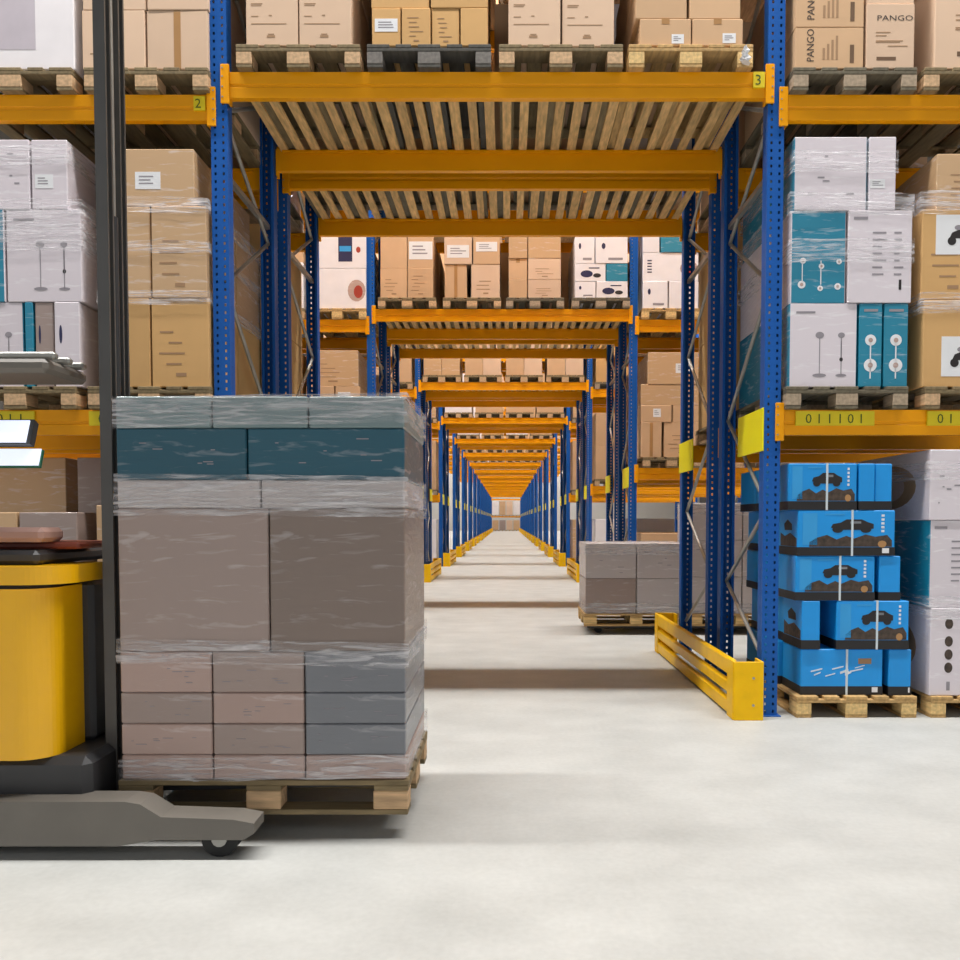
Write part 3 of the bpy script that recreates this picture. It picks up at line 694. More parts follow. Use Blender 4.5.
# ------------------------------------------------------------------ first rack row, front rack: measured loads
D = Y0 - 0.06
ZDK = ZD + 0.001
G1 = 'cartons above the passage'
load_px('leftmost pallet above the first passage', D, ZDK, 298, 122, [(-40, [(244.5, 297.5, 'card_pink', ('lines',)), (298, 351, 'card_pink', ('lines',))]), (-130, [(245, 297, 'card_pink'), (298, 351, 'card_pink')])], 70, pm='pallet', group=G1)
load_px('second pallet above the first passage', D, ZDK, 429, 122, [(6, [(371, 400.5, 'card_gold', (('label', 0.1, 0.38, 0.9, 0.72),)), (401, 430.5, 'card_gold', ('dashes',)), (431, 459.5, 'card_gold', ('dashes',)), (460, 488, 'card_gold')]),
        (-45, [(370, 429, 'card_gold'), (430, 488, 'card_gold')]), (-120, [(371, 429, 'card_gold'), (430, 488, 'card_gold')])], 70, pm='pallet_dark', group=G1)
load_px('third pallet above the first passage', D, ZDK, 561, 122, [(-38, [(508, 561, 'card_pink', ('lines',)), (562, 615, 'card_pink', ('lines',))]), (-125, [(509, 561, 'card_pink'), (562, 615, 'card_pink')])], 70, pm='pallet', group=G1)
load_px('fourth pallet above the first passage', D, ZDK, 691, 122, [(17, [(640, 692, 'card', (('label', 0.62, 0.08, 0.86, 0.42), 'toptape')), (692.5, 744, 'card', (('label', 0.6, 0.1, 0.86, 0.46), 'toptape'))]),
        (-16, [(636, 688, 'card', ('toptape',)), (690, 742, 'card', ('toptape',))]), (-55, [(636, 688, 'card'), (690, 742, 'card')]), (-95, [(640, 690, 'card'), (692, 742, 'card')])], 70, pm='pallet_new', group=G1)
G2 = 'cartons on the upper level'
load_px('first pallet of the right upper level', D, ZB2 + 0.001, 855, 122, [(26, [(796, 865, 'card', ('sidetext',)), (867, 915, 'card_pink', ('toptext',))]), (-20, [(795, 865, 'card', ('sidetext',)), (867, 914, 'card_pink', ('toptext',))][:1]), (-110, [(796, 914, 'card')])], 94, pm='pallet_grey', group=G2) if False else None
# the tall carton on the right spans both left ones, so that pallet is set by hand
def stack_hand():
    pl = 'first right upper pallet'
    X = PX(855, 90, D); z0 = ZB2 + 0.001
    pallet(X, D, z0, 'wooden pallet under the cartons of ' + pl, 'pallet_grey', True, 'pallets in the racks')
    zb = z0 + 0.1446
    xa, xb = PX(796, 50, D), PX(865, 50, D); z = zb
    for i, (yt, pos) in enumerate(((26, 'lowest of left column'), (-18, 'second of left column'), (-64, 'third of left column'))):
        h = PZ(yt, D) - z - 0.002
        carton((xa + xb) / 2, D + 0.02, z, xb - xa - 0.006, h, 1.14, 'card', f'brown carton with sideways lettering, {pos}, {pl}', ('sidetext',), G2, 0.004 * (i - 1), i); z += h + 0.002
    xa, xb = PX(867, 40, D), PX(916, 40, D); h = PZ(2, D) - zb
    carton((xa + xb) / 2, D + 0.02, zb, xb - xa - 0.004, h, 1.14, 'card_pink', f'tall pale brown carton with black heading, lower right, {pl}', ('toptext',), G2)
    carton((xa + xb) / 2, D + 0.03, zb + h + 0.002, xb - xa - 0.004, 0.44, 1.14, 'card_pink', f'pale brown carton, upper right, {pl}', (), G2)
stack_hand()
load_px('second pallet of the right upper level', D, ZB2 + 0.001, 986, 122, [(-30, [(936, 1040, 'card_pink', ('toptext',))]), (-90, [(936, 1040, 'card_pink')])], 94, pm='pallet', group=G2)
load_px('outer pallet of the left upper level', D, ZB2 + 0.001, 10, 122, [(-50, [(-46, 72, 'white_plain', ('panel',))])], 94, pm='pallet', group=G2)
load_px('inner pallet of the left upper level', D, ZB2 + 0.001, 146, 122, [(8, [(80, 144, 'card_pink', ('dashes',)), (145, 207, 'card_pink', ('tape',))]), (-50, [(80, 144, 'card_pink'), (145, 207, 'card_pink')]), (-110, [(80, 144, 'card_pink'), (145, 207, 'card_pink')])], 94, pm='pallet', group=G2)
G3 = 'cartons on the lower level'
load_px('first pallet of the right lower level', D, ZB1 + 0.001, 847, 122, [(302, [(790, 859, 'white_teal', ('fan',)), (860, 884, 'teal', ('twodots',)), (885, 910, 'teal', ('twodots',))]),
        (209, [(792, 848, 'teal_white', ('rounds',)), (849, 914, 'white', ('fine',))]), (135, [(795, 869, 'white_teal', ('specks',)), (870, 898, 'white', (('label', 0.05, 0.3, 0.6, 0.42),))])], 410, pm='pallet_grey', group=G3, split=2)
load_px('second pallet of the right lower level', D, ZB1 + 0.001, 986, 122, [(299, [(924, 986, 'card_gold', (('picture', 0.3, 0.12, 0.98, 0.58),)), (987, 1048, 'card_gold')]),
        (208, [(923, 986, 'card_gold', (('picture', 0.22, 0.5, 0.98, 0.94), 'dashes')), (987, 1048, 'card_gold')]), (152, [(938, 1005, 'card_wrap', ('dashes',)), (1006, 1040, 'card_wrap')])], 410, pm='pallet', group=G3)
load_px('outer pallet of the left lower level', D, ZB1 + 0.001, 15, 122, [(301, [(-44, 22, 'white_teal', ('fan',)), (23, 32, 'teal'), (33, 52, 'mauve', ('smallmarks',)), (53, 79, 'white', ('smallmarks',))]),
        (208, [(-44, 3, 'teal_white'), (4, 80, 'white', ('fan',))]), (138, [(-44, 28, 'white', ('specks',)), (29, 66, 'white', (('label', 0.1, 0.3, 0.6, 0.5),))])], 410, pm='pallet', group=G3)
load_px('inner pallet of the left lower level', D, ZB1 + 0.001, 149, 122, [(297, [(97, 149, 'card_gold'), (150, 208, 'card_gold', ('dashes',))]),
        (205, [(97, 149, 'card_wrap'), (150, 206, 'card_wrap', ('dashes',))]), (147, [(98, 193, 'card_wrap', (('label', 0.37, 0.3, 0.64, 0.6),))])], 410, pm='pallet', group=G3, split=2)
# floor level, right: blue cartons
def blue_load():
    d = Y0 - 0.05; pl = 'blue stack on the floor pallet'
    pallet(PX(856.5, 717, d), d, 0, 'fresh wooden pallet on floor under the blue cartons', 'pallet_new', True, 'pallets in the racks')
    z = 0.1446
    rows = [(650, [(797, 803, None), (803, 886, ('baseband', 'scribble', 'strap', 'sticker')), (891, 914, ('baseband', 'sticker'))]),
            (601, [(803, 822, ('baseband', 'sidepic')), (838, 911, ('baseband', 'buggy', 'strap'))]),
            (556, [(797, 877, ('baseband', 'buggy', 'strap')), (881, 903, ('baseband',))]),
            (510, [(799, 897, ('baseband', 'buggy', 'strap', 'sticker', 'sidepic'))]),
            (463, [(790, 859, ('baseband', 'buggy', 'strap')), (860.5, 877, ('baseband',)), (877.5, 895, ('baseband',))])]
    yb = 692
    for r, (yt, items) in enumerate(rows):
        h = PZ(yt, d) - z - 0.002; ym = (yt + yb) / 2
        its = [i for i in items if i[2] is not None]
        for i, (x0, x1, op) in enumerate(its):
            xa, xb = PX(x0, ym, d), PX(x1, ym, d)
            extra = 'with buggy picture, ' if 'buggy' in op else ('with white strokes, ' if 'scribble' in op else 'plain end, ')
            carton((xa + xb) / 2, d + 0.03 + R.uniform(0, 0.02), z, xb - xa - 0.004, h, 0.36, 'bluebox', f'bright blue carton {extra}{ZPOS[5][r]}{", " + XPOS[len(its)][i] if len(its) > 1 else ""}, {pl}', op, 'blue cartons', R.uniform(-0.008, 0.008), 11 + r)
        x0 = min(i[0] for i in items); x1 = max(i[1] for i in items); xa, xb = PX(x0, ym, d) + 0.01, PX(x1, ym, d) - 0.01
        for q in (1, 2):
            n = 2; off = (0.44, 0.56)[(r + q) % 2]; xs = [xa, xa + (xb - xa) * off, xb]
            for i in range(n):
                carton((xs[i] + xs[i + 1]) / 2, d + 0.03 + q * 0.385, z, xs[i + 1] - xs[i] - 0.006, h, 0.372, 'bluebox',
                       f'bright blue carton, {ZPOS[5][r]}, {("front", "second", "third")[q]} row {XPOS[2][i]}, {pl}', ('baseband',), 'blue cartons', 0, 50)
        z += h + 0.002; yb = yt
blue_load()
load_px('white stack on floor beside the blue cartons', Y0 - 0.05, 0, 991, 122, [(608, [(931, 990, 'white', ('narrow_icons', 'sidedisc')), (991, 1046, 'white')]), (520, [(931, 990, 'white_teal', ('fine',)), (991, 1046, 'white')]), (449, [(931, 990, 'white', ('specks', 'sidedisc')), (991, 1046, 'white')])], 717, pm='pallet_new', group='cartons on the floor')
# floor level, left, behind the truck
load_px('inner floor pallet of the left bay', D, 0, 149, 122, [(600, [(95, 150, 'card_wrap'), (151, 208, 'card_wrap')]), (505, [(95, 150, 'card_wrap'), (151, 208, 'card_wrap')])], 717, pm='pallet', parts=False, group='cartons on the floor')
load_px('outer floor pallet of the left bay', D, 0, 15, 122, [(600, [(-44, 16, 'card'), (17, 76, 'mauve')]), (512, [(-44, 16, 'card_wrap'), (17, 76, 'mauve')])], 717, pm='pallet', parts=False, group='cartons on the floor')
# further pallets filling the bays of the first rack row
rg = random.Random(21)
def fill(y, z, xs, side, level, rn, k, kinds, hs, nx=2, parts=False, opts=((),)):
    for i, x in enumerate(xs):
        load_simple(x, y, z, f'{XPOS[len(xs)][i] if len(xs) > 1 else "lone"} {level} pallet, {side} bay, {rn} rack, {ORD[k]} row', kinds[i % len(kinds)], nx, hs, f'cartons of the {ORD[k]} rack row', rg.choice(['pallet', 'pallet_grey']), parts, rg, opts=opts)
BR = [['card_gold'], ['card', 'card_pink'], ['white_plain'], ['card_wrap']]
yr = Y0 + RD + GAP - 0.02
for side, s in (('left', -1), ('right', 1)):
    xs = sorted([s * (UX + 0.09 + 0.41 + i * 0.86) for i in range(2)])
    fill(yr, ZB1 + 0.001, xs, side, 'lower', 'rear', 0, [['card_gold'], ['card_gold', 'card']], [0.8, 0.8], 1)
    fill(yr, ZB2 + 0.001, xs, side, 'upper', 'rear', 0, [['card'], ['card_wrap']], [1.2], 1)
    if side == 'left': fill(yr, 0, [xs[0] - 0.86] + xs, side, 'floor', 'rear', 0, [['card_wrap'], ['mauve']], [0.85, 0.85], 1)
    else: fill(yr, 0, [max(xs)], side, 'outer floor', 'rear', 0, [['greywrap'], ['mauve']], [0.7, 0.7], 1)
for i, x in enumerate((-1.36, -0.52, 0.34, 1.22)):
    load_simple(x, yr, ZDK, f'{XPOS[4][i]} pallet above first passage, rear rack', ['card'] if i < 3 else ['white_plain'], 1, [1.2], 'cartons of the first rack row', 'pallet_grey', True)
# ------------------------------------------------------------------ second rack row, front rack: measured loads
D1 = Y0 + P - 0.05
G4 = 'cartons above the second passage'
load_px('leftmost pallet above the second passage', D1, ZDK, 407, 57, [(268, [(380, 407, 'card', ('dashes',)), (407.3, 433, 'card', ('dashes',))]), (232, [(380, 407, 'card'), (407.3, 433, 'card', (('label', 0.05, 0.25, 0.98, 0.75),))])], 310, parts=True, pm='pallet', group=G4)
load_px('second pallet above the second passage', D1, ZDK, 472, 57, [(264, [(444.5, 467, 'card', ('tape',)), (471, 500, 'card_pink', ('dashes',))]), (232, [(444, 472, 'card_pink', (('label', 0.1, 0.2, 0.9, 0.6),)), (473, 500, 'card', (('label', 0.1, 0.4, 0.9, 0.7),))])], 310, parts=True, pm='pallet', group=G4)
load_px('third pallet above the second passage', D1, ZDK, 535, 57, [(279, [(508.5, 527.5, 'card'), (528, 561, 'card_pink', ('dashes',))]), (258, [(508.5, 527.5, 'card', ('toptape',)), (528, 561, 'card_pink', ('dashes',))]), (232, [(508.5, 527.5, 'card_wrap'), (528, 561, 'card_wrap')])], 310, parts=True, pm='pallet_grey', group=G4)
load_px('rightmost pallet above the second passage', D1, ZDK, 601, 57, [(281, [(575, 596, 'white_plain', ('smallmarks',)), (596.5, 628, 'white_plain', ('blob',))]), (263, [(575, 606, 'white_plain', ('blob',)), (606.5, 628, 'teal')]), (235, [(575, 595, 'white_plain', ('smallmarks',)), (595.5, 628, 'white_plain', ('smallmarks',))])], 310, parts=True, pm='pallet_grey', group=G4)
G5 = 'cartons in the second rack row'
load_px('inner upper pallet left of the second passage', D1, ZB2 + 0.001, 337, 57, [(268, [(310, 366, 'white_plain', ('redpic',))]), (234, [(310, 366, 'white_plain', ('bluepic',))])], 319, parts=True, pm='pallet_new', group=G5)
load_px('outer upper pallet left of the second passage', D1, ZB2 + 0.001, 275, 57, [(262, [(247, 303, 'white_plain')]), (234, [(247, 303, 'card')])], 319, parts=False, pm='pallet', group=G5)
load_px('inner lower pallet left of the second passage', D1, ZB1 + 0.001, 334, 57, [(415, [(306, 360, 'card')]), (386, [(306, 334, 'card'), (335, 360, 'card', (('label', 0.1, 0.2, 0.6, 0.8),))]), (350, [(306, 358, 'card_wrap', ('dashes',))])], 470, parts=False, pm='pallet', group=G5)
load_px('outer lower pallet left of the second passage', D1, ZB1 + 0.001, 270, 57, [(415, [(242, 298, 'card_gold')]), (350, [(242, 298, 'card_gold')])], 470, parts=False, pm='pallet', group=G5)
load_px('inner upper pallet right of the second passage', D1, ZB2 + 0.001, 671, 57, [(281, [(643, 668, 'white_plain', ('smallmarks',)), (669, 699, 'white_plain')]), (252, [(643, 699, 'white_plain', ('redpic',))]), (232, [(643, 660, 'white_plain'), (661, 699, 'teal')])], 320, parts=True, pm='pallet_new', group=G5)
load_px('outer upper pallet right of the second passage', D1, ZB2 + 0.001, 733, 57, [(262, [(705, 761, 'card')]), (234, [(705, 761, 'card')])], 320, parts=False, pm='pallet', group=G5)
load_px('inner lower pallet right of the second passage', D1, ZB1 + 0.001, 672, 57, [(422, [(641, 662, 'card', ('tape',)), (664, 699, 'card', ('dashes',))]), (405, [(641, 672, 'card', (('label', 0.4, 0.3, 0.65, 0.8),)), (673, 699, 'card')]), (384, [(641, 699, 'card_wrap')]), (352, [(648, 699, 'card_wrap', (('label', 0.55, 0.35, 0.85, 0.65),))])], 470, parts=True, pm='pallet', group=G5)
load_px('outer lower pallet right of the second passage', D1, ZB1 + 0.001, 738, 57, [(425, [(708, 765, 'card_gold')]), (360, [(708, 765, 'card_gold')])], 470, parts=False, pm='pallet', group=G5)
load_px('inner floor pallet right of the second passage', D1, 0, 668, 57, [(560, [(641, 697, 'card')]), (533, [(641, 697, 'card')])], 612, parts=False, pm='pallet', group=G5)
load_px('outer floor pallet right of the second passage', D1, 0, 735, 57, [(560, [(706, 763, 'mauve')]), (510, [(706, 763, 'mauve')])], 612, parts=False, pm='pallet', group=G5)
load_px('inner floor pallet left of the second passage', D1, 0, 338, 57, [(560, [(309, 367, 'card')]), (520, [(309, 367, 'card')])], 612, parts=False, pm='pallet', group=G5)
# generic loads further back
kb = [['card', 'card_pink'], ['card_wrap'], ['white_plain'], ['card_gold', 'card']]
for k in range(1, NROW):
    for half in (0, 1):
        y = Y0 + k * P + half * (RD + GAP) - 0.03
        rn = 'rear' if half else 'front'
        if k == 1 and half == 0: pass
        elif half == 0 or k <= 1:
            for i, x in enumerate((-1.31, -0.44, 0.43, 1.30) if not half else (-1.36, -0.52, 0.34, 1.22)):
                kd = kb[rg.choice([0, 0, 1, 2, 3])]
                load_simple(x, y, ZDK, f'{XPOS[4][i]} pallet above {ORD[k]} passage, {rn} rack', kd, 2 if k == 2 and half == 0 else 1, [1.1], f'cartons above the {ORD[k]} passage', 'pallet' if half == 0 else 'pallet_grey')
        if k > 3 or (k == 1 and half == 0) or (k > 1 and half): continue
        for side, s in (('left', -1), ('right', 1)):
            xs = [s * (UX + 0.09 + 0.42)]
            fill(y, ZB2 + 0.001, xs, side, 'upper', rn, k, [rg.choice(kb)], [0.55, 0.55] if k == 1 else [1.0], 1)
            fill(y, ZB1 + 0.001, xs, side, 'lower', rn, k, [rg.choice(kb[:2])], [0.7, 0.7], 1)
            fill(y, 0, xs, side, 'floor', rn, k, [rg.choice(kb[:3])], [1.2], 1)
# ------------------------------------------------------------------ closing rack across the end of the passage
ye = Y0 + NROW * P
for i, x in enumerate((-1.82, 1.82)):
    t = thing('rack_upright', f'small far blue rack upright closing the passage end, {("left", "right")[i]} one', 'rack upright', (x, ye, 0), 'end rack uprights')
    for q, fl in ((UD / 2, False), (RD - UD / 2, True)): link('post', cached(('up', False, fl, 10.2), lambda: upright_mesh(10.2, False, fl)), t, (0, q, 0.0))
for zt, nm in ((1.85, 'lower'), (4.0, 'upper')):
    for face, yy, fb in ((-1, ye, 'front'), (1, ye + RD, 'back')): beam(0, yy, zt, LP, face, f'small far orange {nm} beam closing the passage end, {fb} edge', True)
for i, x in enumerate((-1.31, -0.44, 0.43, 1.30)):
    load_simple(x, ye - 0.03, 1.851, f'{XPOS[4][i]} pallet on end rack closing the passage', [['white_plain'], ['card'], ['card_pink'], ['white_plain']][i], 2, [1.0, 0.7], 'cartons on the end rack')
    load_simple(x, ye - 0.03, 0, f'{XPOS[4][i]} floor pallet of end rack closing the passage', [['card'], ['mauve'], ['card_pink'], ['card']][i], 1, [0.6, 0.6], 'cartons on the end rack')
# ------------------------------------------------------------------ the tiers above, out of the picture: added to shade the passages
def upper_tiers():
    mb = MB(); rr = random.Random(9)
    for k in range(NROW):
        for half in (0, 1):
            y = Y0 + k * P + half * (RD + GAP)
            for zt in (6.0, 7.9, 9.6):
                for xc in (-(UX + BAYW / 2), 0, UX + BAYW / 2):
                    for yy in (y, y + RD - 0.05): mb.box(xc - LP / 2, xc + LP / 2, yy, yy + 0.05, zt - BH, zt, 'orange')
                    for q in (-1.31, -0.44, 0.43, 1.30):
                        h = rr.uniform(1.15, 1.4)
                        mb.box(xc + q - 0.4, xc + q + 0.4, y - 0.03, y + 1.17, zt, zt + 0.144, 'pallet')
                        mb.box(xc + q - 0.39, xc + q + 0.39, y - 0.02, y + 1.16, zt + 0.144, zt + h, rr.choice(['card', 'card_pink', 'card_gold']))
    o = mb.build('shading_cartons'); tag(o, 'unseen brown cartons on pallets, added on the high rack tiers to shade the passages', 'cartons', None, 'stuff')
upper_tiers()
# ------------------------------------------------------------------ stretch film
def film(name_lab, x0, x1, y0, y1, bands, seed=1, amp=0.006):
    """crumpled film bands round a load: bands = (z0, z1, xa, xb) with own outline"""
    rr = random.Random(seed)
    t = thing('stretch_film', name_lab, 'stretch film', ((bands[0][2] + bands[0][3]) / 2, (y0 + y1) / 2, min(b_[0] for b_ in bands)), 'stretch film round the loads')
    for (z0, z1, xa, xb) in bands:
        mb = MB()
        g = 0.007; r = 0.03
        pts = []
        def seg(a, b, n):
            for i in range(n): pts.append((a[0] + (b[0] - a[0]) * i / n, a[1] + (b[1] - a[1]) * i / n))
        A = (xa - g, y0 - g); B = (xb + g, y0 - g); C = (xb + g, y1 + g); Dd = (xa - g, y1 + g)
        seg(A, B, 26); seg(B, C, 18); seg(C, Dd, 10); seg(Dd, A, 18)
        n = len(pts); nz = 5; tilt = rr.uniform(-0.02, 0.02)
        cx, cy = (xa + xb) / 2, (y0 + y1) / 2
        vs = []
        for j in range(nz + 1):
            for (px, py) in pts:
                z = z0 + (z1 - z0) * j / nz + tilt * (px - cx) / (xb - xa) + 0.012 * noise.noise(Vector((px * 3, py * 3, j + seed)))
                dsp = abs(noise.noise(Vector((px * 7, py * 7, z * 22 + seed)))) * amp
                d = Vector((px - cx, py - cy)); d.normalize()
                vs.append((px + d.x * dsp, py + d.y * dsp, z))
        fs = []
        for j in range(nz):
            for i in range(n): fs.append((j * n + i, j * n + (i + 1) % n, (j + 1) * n + (i + 1) % n, (j + 1) * n + i))
        mb.add(vs, fs, 'film')
        o = mb.build('film_band', t, tuple(-v for v in t.location))
        for p in o.data.polygons: p.use_smooth = True
    return t
def pxband(yt, yb, xa, xb, d=D): ym = (yt + yb) / 2; return (PZ(yb, d), PZ(yt, d), PX(xa, ym, d), PX(xb, ym, d))
film('crumpled clear stretch film round white and teal cartons, right lower level', 0, 0, D + 0.02, D + 1.2, [pxband(192, 214, 792, 914), pxband(238, 262, 792, 914), pxband(150, 172, 795, 898)], 3)
film('clear stretch film round brown cartons at the right edge, lower level', 0, 0, D + 0.02, D + 1.2, [pxband(292, 312, 923, 1048), pxband(190, 212, 923, 1040)], 5)
film('clear stretch film round white cartons, left lower level', 0, 0, D + 0.02, D + 1.2, [pxband(198, 250, -44, 80), pxband(145, 165, -44, 66)], 8)
film('clear stretch film round brown cartons beside the left upright, lower level', 0, 0, D + 0.02, D + 1.2, [pxband(290, 304, 97, 208), pxband(240, 252, 97, 207), pxband(196, 212, 97, 206)], 9)
film('clear stretch film round white floor stack beside the blue cartons', 0, 0, Y0 - 0.03, Y0 + 1.13, [pxband(596, 620, 931, 1046, Y0 - .05), pxband(460, 480, 931, 1046, Y0 - .05)], 12)
# torn scrap of film on the pallet corner above the passage
mb = MB(); vs = []; 
for j in range(7):
    for i in range(7):
        a = 2 * math.pi * i / 7; rr_ = 0.028 + 0.018 * math.sin(j * 2.1 + i * 1.7)
        vs.append((rr_ * math.cos(a) * (0.5 + j * 0.1), rr_ * math.sin(a), 0.11 - j * 0.0155))
mb.add(vs, [(j * 7 + i, j * 7 + (i + 1) % 7, (j + 1) * 7 + (i + 1) % 7, (j + 1) * 7 + i) for j in range(6) for i in range(7)] + [tuple(range(7)), tuple(range(42, 49))], 'paper')
o = mb.build('film_scrap', None, (PX(745, 60, D - 0.03), D - 0.04, ZDK - 0.018 + 0.005)); tag(o, 'torn white film scrap on right corner of fourth pallet above passage', 'film scrap')
# ------------------------------------------------------------------ the truck and its load
def truck():
    t = thing('reach_truck', 'yellow and grey reach truck carrying a tall wrapped load, cut by left picture edge', 'forklift truck', (-2.3, 3.6, 0))
    def part(name, mb, parent=None):
        o = mb.build(name, parent or t)
        if parent is None: o.location = (2.3, -3.6, 0)
        return o
    yn, yf = 3.13, 4.25
    # yellow body hood with rounded vertical corner
    xr = -1.74; xl = -3.3; yb_ = 3.43
    def plan(xr, y0, y1, r):
        o = [(xl, y0)]
        for i in range(13):
            a = -math.pi / 2 + i * math.pi / 24; o.append((xr - r + r * math.cos(a), y0 + r + r * math.sin(a)))
        return o + [(xr, y1), (xl, y1)]
    b = MB(); b.prism(plan(xr, yn + 0.02, yb_, 0.13), 0.37, 1.045, 'z', 'truck_yellow'); part('hood', b)
    b = MB(); b.prism(plan(xr + 0.06, yn + 0.005, yb_ + 0.08, 0.15), 1.062, 1.135, 'z', 'truck_yellow'); part('hood_rim', b)
    b = MB(); b.prism(plan(xr - 0.01, yn + 0.03, yb_, 0.12), 1.045, 1.062, 'z', 'rubber'); part('seal', b)
    b = MB(); b.cbox(xl, -1.70, yb_ + 0.003, yf, 0.372, 1.058, 'truck_dark', 0.02); part('battery_case', b)
    # base chassis
    b = MB(); b.cbox(xl, -1.60, yn + 0.06, yf - 0.06, 0.09, 0.37, 'truck_dark', 0.03); part('chassis', b)
    # dark console on top of the hood
    b = MB(); b.cbox(xl, -1.80, yn + 0.08, yf - 0.1, 1.135, 1.195, 'truck_dark', 0.02); c = part('console', b)
    b = MB(); b.cbox(xl, -1.70, yn + 0.2, yn + 0.5, 1.196, 1.225, 'red_trim', 0.012); part('trim_strip', b)
    b = MB(); b.cbox(xl, -1.79, yn + 0.1, yn + 0.27, 1.226, 1.285, 'skin_pad', 0.025); part('armrest', b)
    # reach legs
    for ya, nm in ((3.10, 'near'), (4.06, 'far')):
        b = MB()
        b.prism([(xl, 0.05), (-1.45, 0.05), (-1.30, 0.075), (-0.96, 0.075), (-0.92, 0.10), (-0.92, 0.14), (-1.0, 0.155), (-1.28, 0.165), (-1.36, 0.215), (-1.42, 0.225), (xl, 0.225)], ya, ya + 0.13, 'y', 'truck_grey')
        l = part('support_leg', b)
        b = MB(); b.tube((-1.06, ya + 0.02, 0.072), (-1.06, ya + 0.11, 0.072), 0.072, 'rubber', 20); b.tube((-1.06, ya + 0.012, 0.072), (-1.06, ya + 0.118, 0.072), 0.03, 'galv', 12)
        w = b.build('wheel', l)
    b = MB(); b.tube((-2.9, 3.5, 0.16), (-2.9, 3.75, 0.16), 0.16, 'rubber', 24); part('drive_wheel', b)
    # mast
    for yy in (3.41, 3.53):
        b = MB(); x0, x1 = -1.642, -1.594
        b.box(x0, x1, yy, yy + 0.012, 0.10, 4.9, 'mast'); b.box(x0, x1, yy + 0.043, yy + 0.055, 0.10, 4.9, 'mast'); b.box(x0 + 0.018, x0 + 0.03, yy + 0.012, yy + 0.043, 0.10, 4.9, 'mast'); part('mast_rail', b)
    b = MB(); b.tube((-1.618, 3.497, 0.1), (-1.618, 3.497, 2.6), 0.024, 'truck_dark', 14); b.tube((-1.618, 3.497, 2.6), (-1.618, 3.497, 4.9), 0.016, 'galv', 12); part('lift_cylinder', b)
    b = MB()
    b.box(-1.66, -1.57, 3.39, 3.64, 4.9, 4.95, 'mast'); part('mast_tie', b)
    # carriage and forks
    b = MB(); b.box(-1.572, -1.552, 3.42, 3.98, 0.12, 0.5, 'truck_dark'); part('fork_carriage', b)
    for yy in (3.45, 3.83):
        b = MB(); b.prism([(-1.55, 0.150), (-0.45, 0.172), (-0.45, 0.193), (-1.55, 0.193)], yy, yy + 0.1, 'y', 'truck_dark'); part('fork', b)
    # overhead guard on posts
    b = MB(); b.cbox(xl, -1.76, yn + 0.1, yn + 0.42, 1.90, 1.955, 'truck_grey', 0.02); g = part('overhead_guard', b)
    b = MB()
    for i in range(3): b.cbox(xl + 0.1, -1.74, yn + 0.12 + i * 0.11, yn + 0.16 + i * 0.11, 1.957, 1.985, 'galv', 0.008)
    gb = b.build('guard_bars', g)
    for yy in (yn + 0.14, yn + 0.34):
        b = MB(); b.box(-2.75, -2.68, yy, yy + 0.06, 1.195, 1.90, 'truck_dark'); part('guard_post', b)
    # terminal: tilted lit screen in its case, and a clipboard below
    tm = MB(); tm.prism([(3.21, 1.615), (3.245, 1.715), (3.275, 1.70), (3.24, 1.605)], -2.6, -1.82, 'x', 'truck_dark'); tm.box(-2.6, -2.54, 3.25, 3.30, 1.195, 1.64, 'truck_dark')
    tt = part('terminal', tm)
    s = MB(); s.prism([(3.206, 1.622), (3.239, 1.711), (3.243, 1.709), (3.21, 1.62)], -2.58, -1.835, 'x', 'screen'); s.build('screen', tt)
    cb = MB(); cb.prism([(3.215, 1.525), (3.24, 1.595), (3.25, 1.59), (3.225, 1.52)], -2.55, -1.785, 'x', 'green'); cb.box(-2.54, -2.50, 3.23, 3.26, 1.195, 1.56, 'truck_dark'); cc = part('tilted_display', cb); cc['label'] = 'slim display with a green lower edge'
    pp = MB(); pp.prism([(3.211, 1.532), (3.236, 1.598), (3.24, 1.597), (3.215, 1.53)], -2.53, -1.79, 'x', 'screen'); pp.build('screen', cc)
    # load
    d = 3.31
    zp = 0.117
    x0, x1 = -1.545, -0.385
    tp = pallet(x0 + 0.0 + 0.0, 0, 0, 'wooden pallet on the forks of the yellow reach truck', 'pallet', True, 'pallets in use')
    tp.rotation_euler.z = -math.pi / 2; tp.location = (x0, d + 0.4, zp - 0.02); 
    z = zp - 0.02 + 0.1446
    pl = 'load on the reach truck'
    def row(zt, items, nm, op=()):
        nonlocal z
        h = zt - z - 0.002; tot = sum(i[0] for i in items); x = x0 + 0.01; W = x1 - x0 + 0.02
        for i, (wf, kd) in enumerate(items):
            w = W * wf / tot
            for q in (0,):
                carton(x + w / 2, d + 0.01 + q * 0.4, z, w - 0.006, h, 0.78, kd, f'{LOOK[kd]} carton, {nm}, {XPOS[len(items)][i]}, {pl}', op if q == 0 else (), 'cartons on the reach truck', R.uniform(-0.004, 0.004), seed=i + int(zt * 100))
            x += w
        z = zt
    row(0.345, [(1, 'rose'), (1, 'rose'), (1.1, 'rose')], 'lowest layer', ('specks',))
    row(0.475, [(1, 'rose'), (1, 'mauve'), (1.1, 'greyblue')], 'second layer', ('specks',))
    row(0.605, [(1, 'mauve'), (1, 'rose'), (1.1, 'greyblue')], 'third layer', ('specks',))
    row(0.775, [(1, 'rose'), (1, 'mauve'), (1.1, 'greyblue')], 'fourth layer', ('specks',))
    row(1.365, [(1, 'mauve'), (0.9, 'mauve_dark')], 'broad middle layer')
    row(1.48, [(1, 'greywrap'), (1, 'greywrap')], 'grey layer under the teal')
    row(1.69, [(1, 'teal_dark'), (1.2, 'teal_dark')], 'teal layer', ('specks',))
    row(1.82, [(1, 'teal_grey'), (1, 'teal_grey'), (1, 'teal_grey')], 'topmost layer')
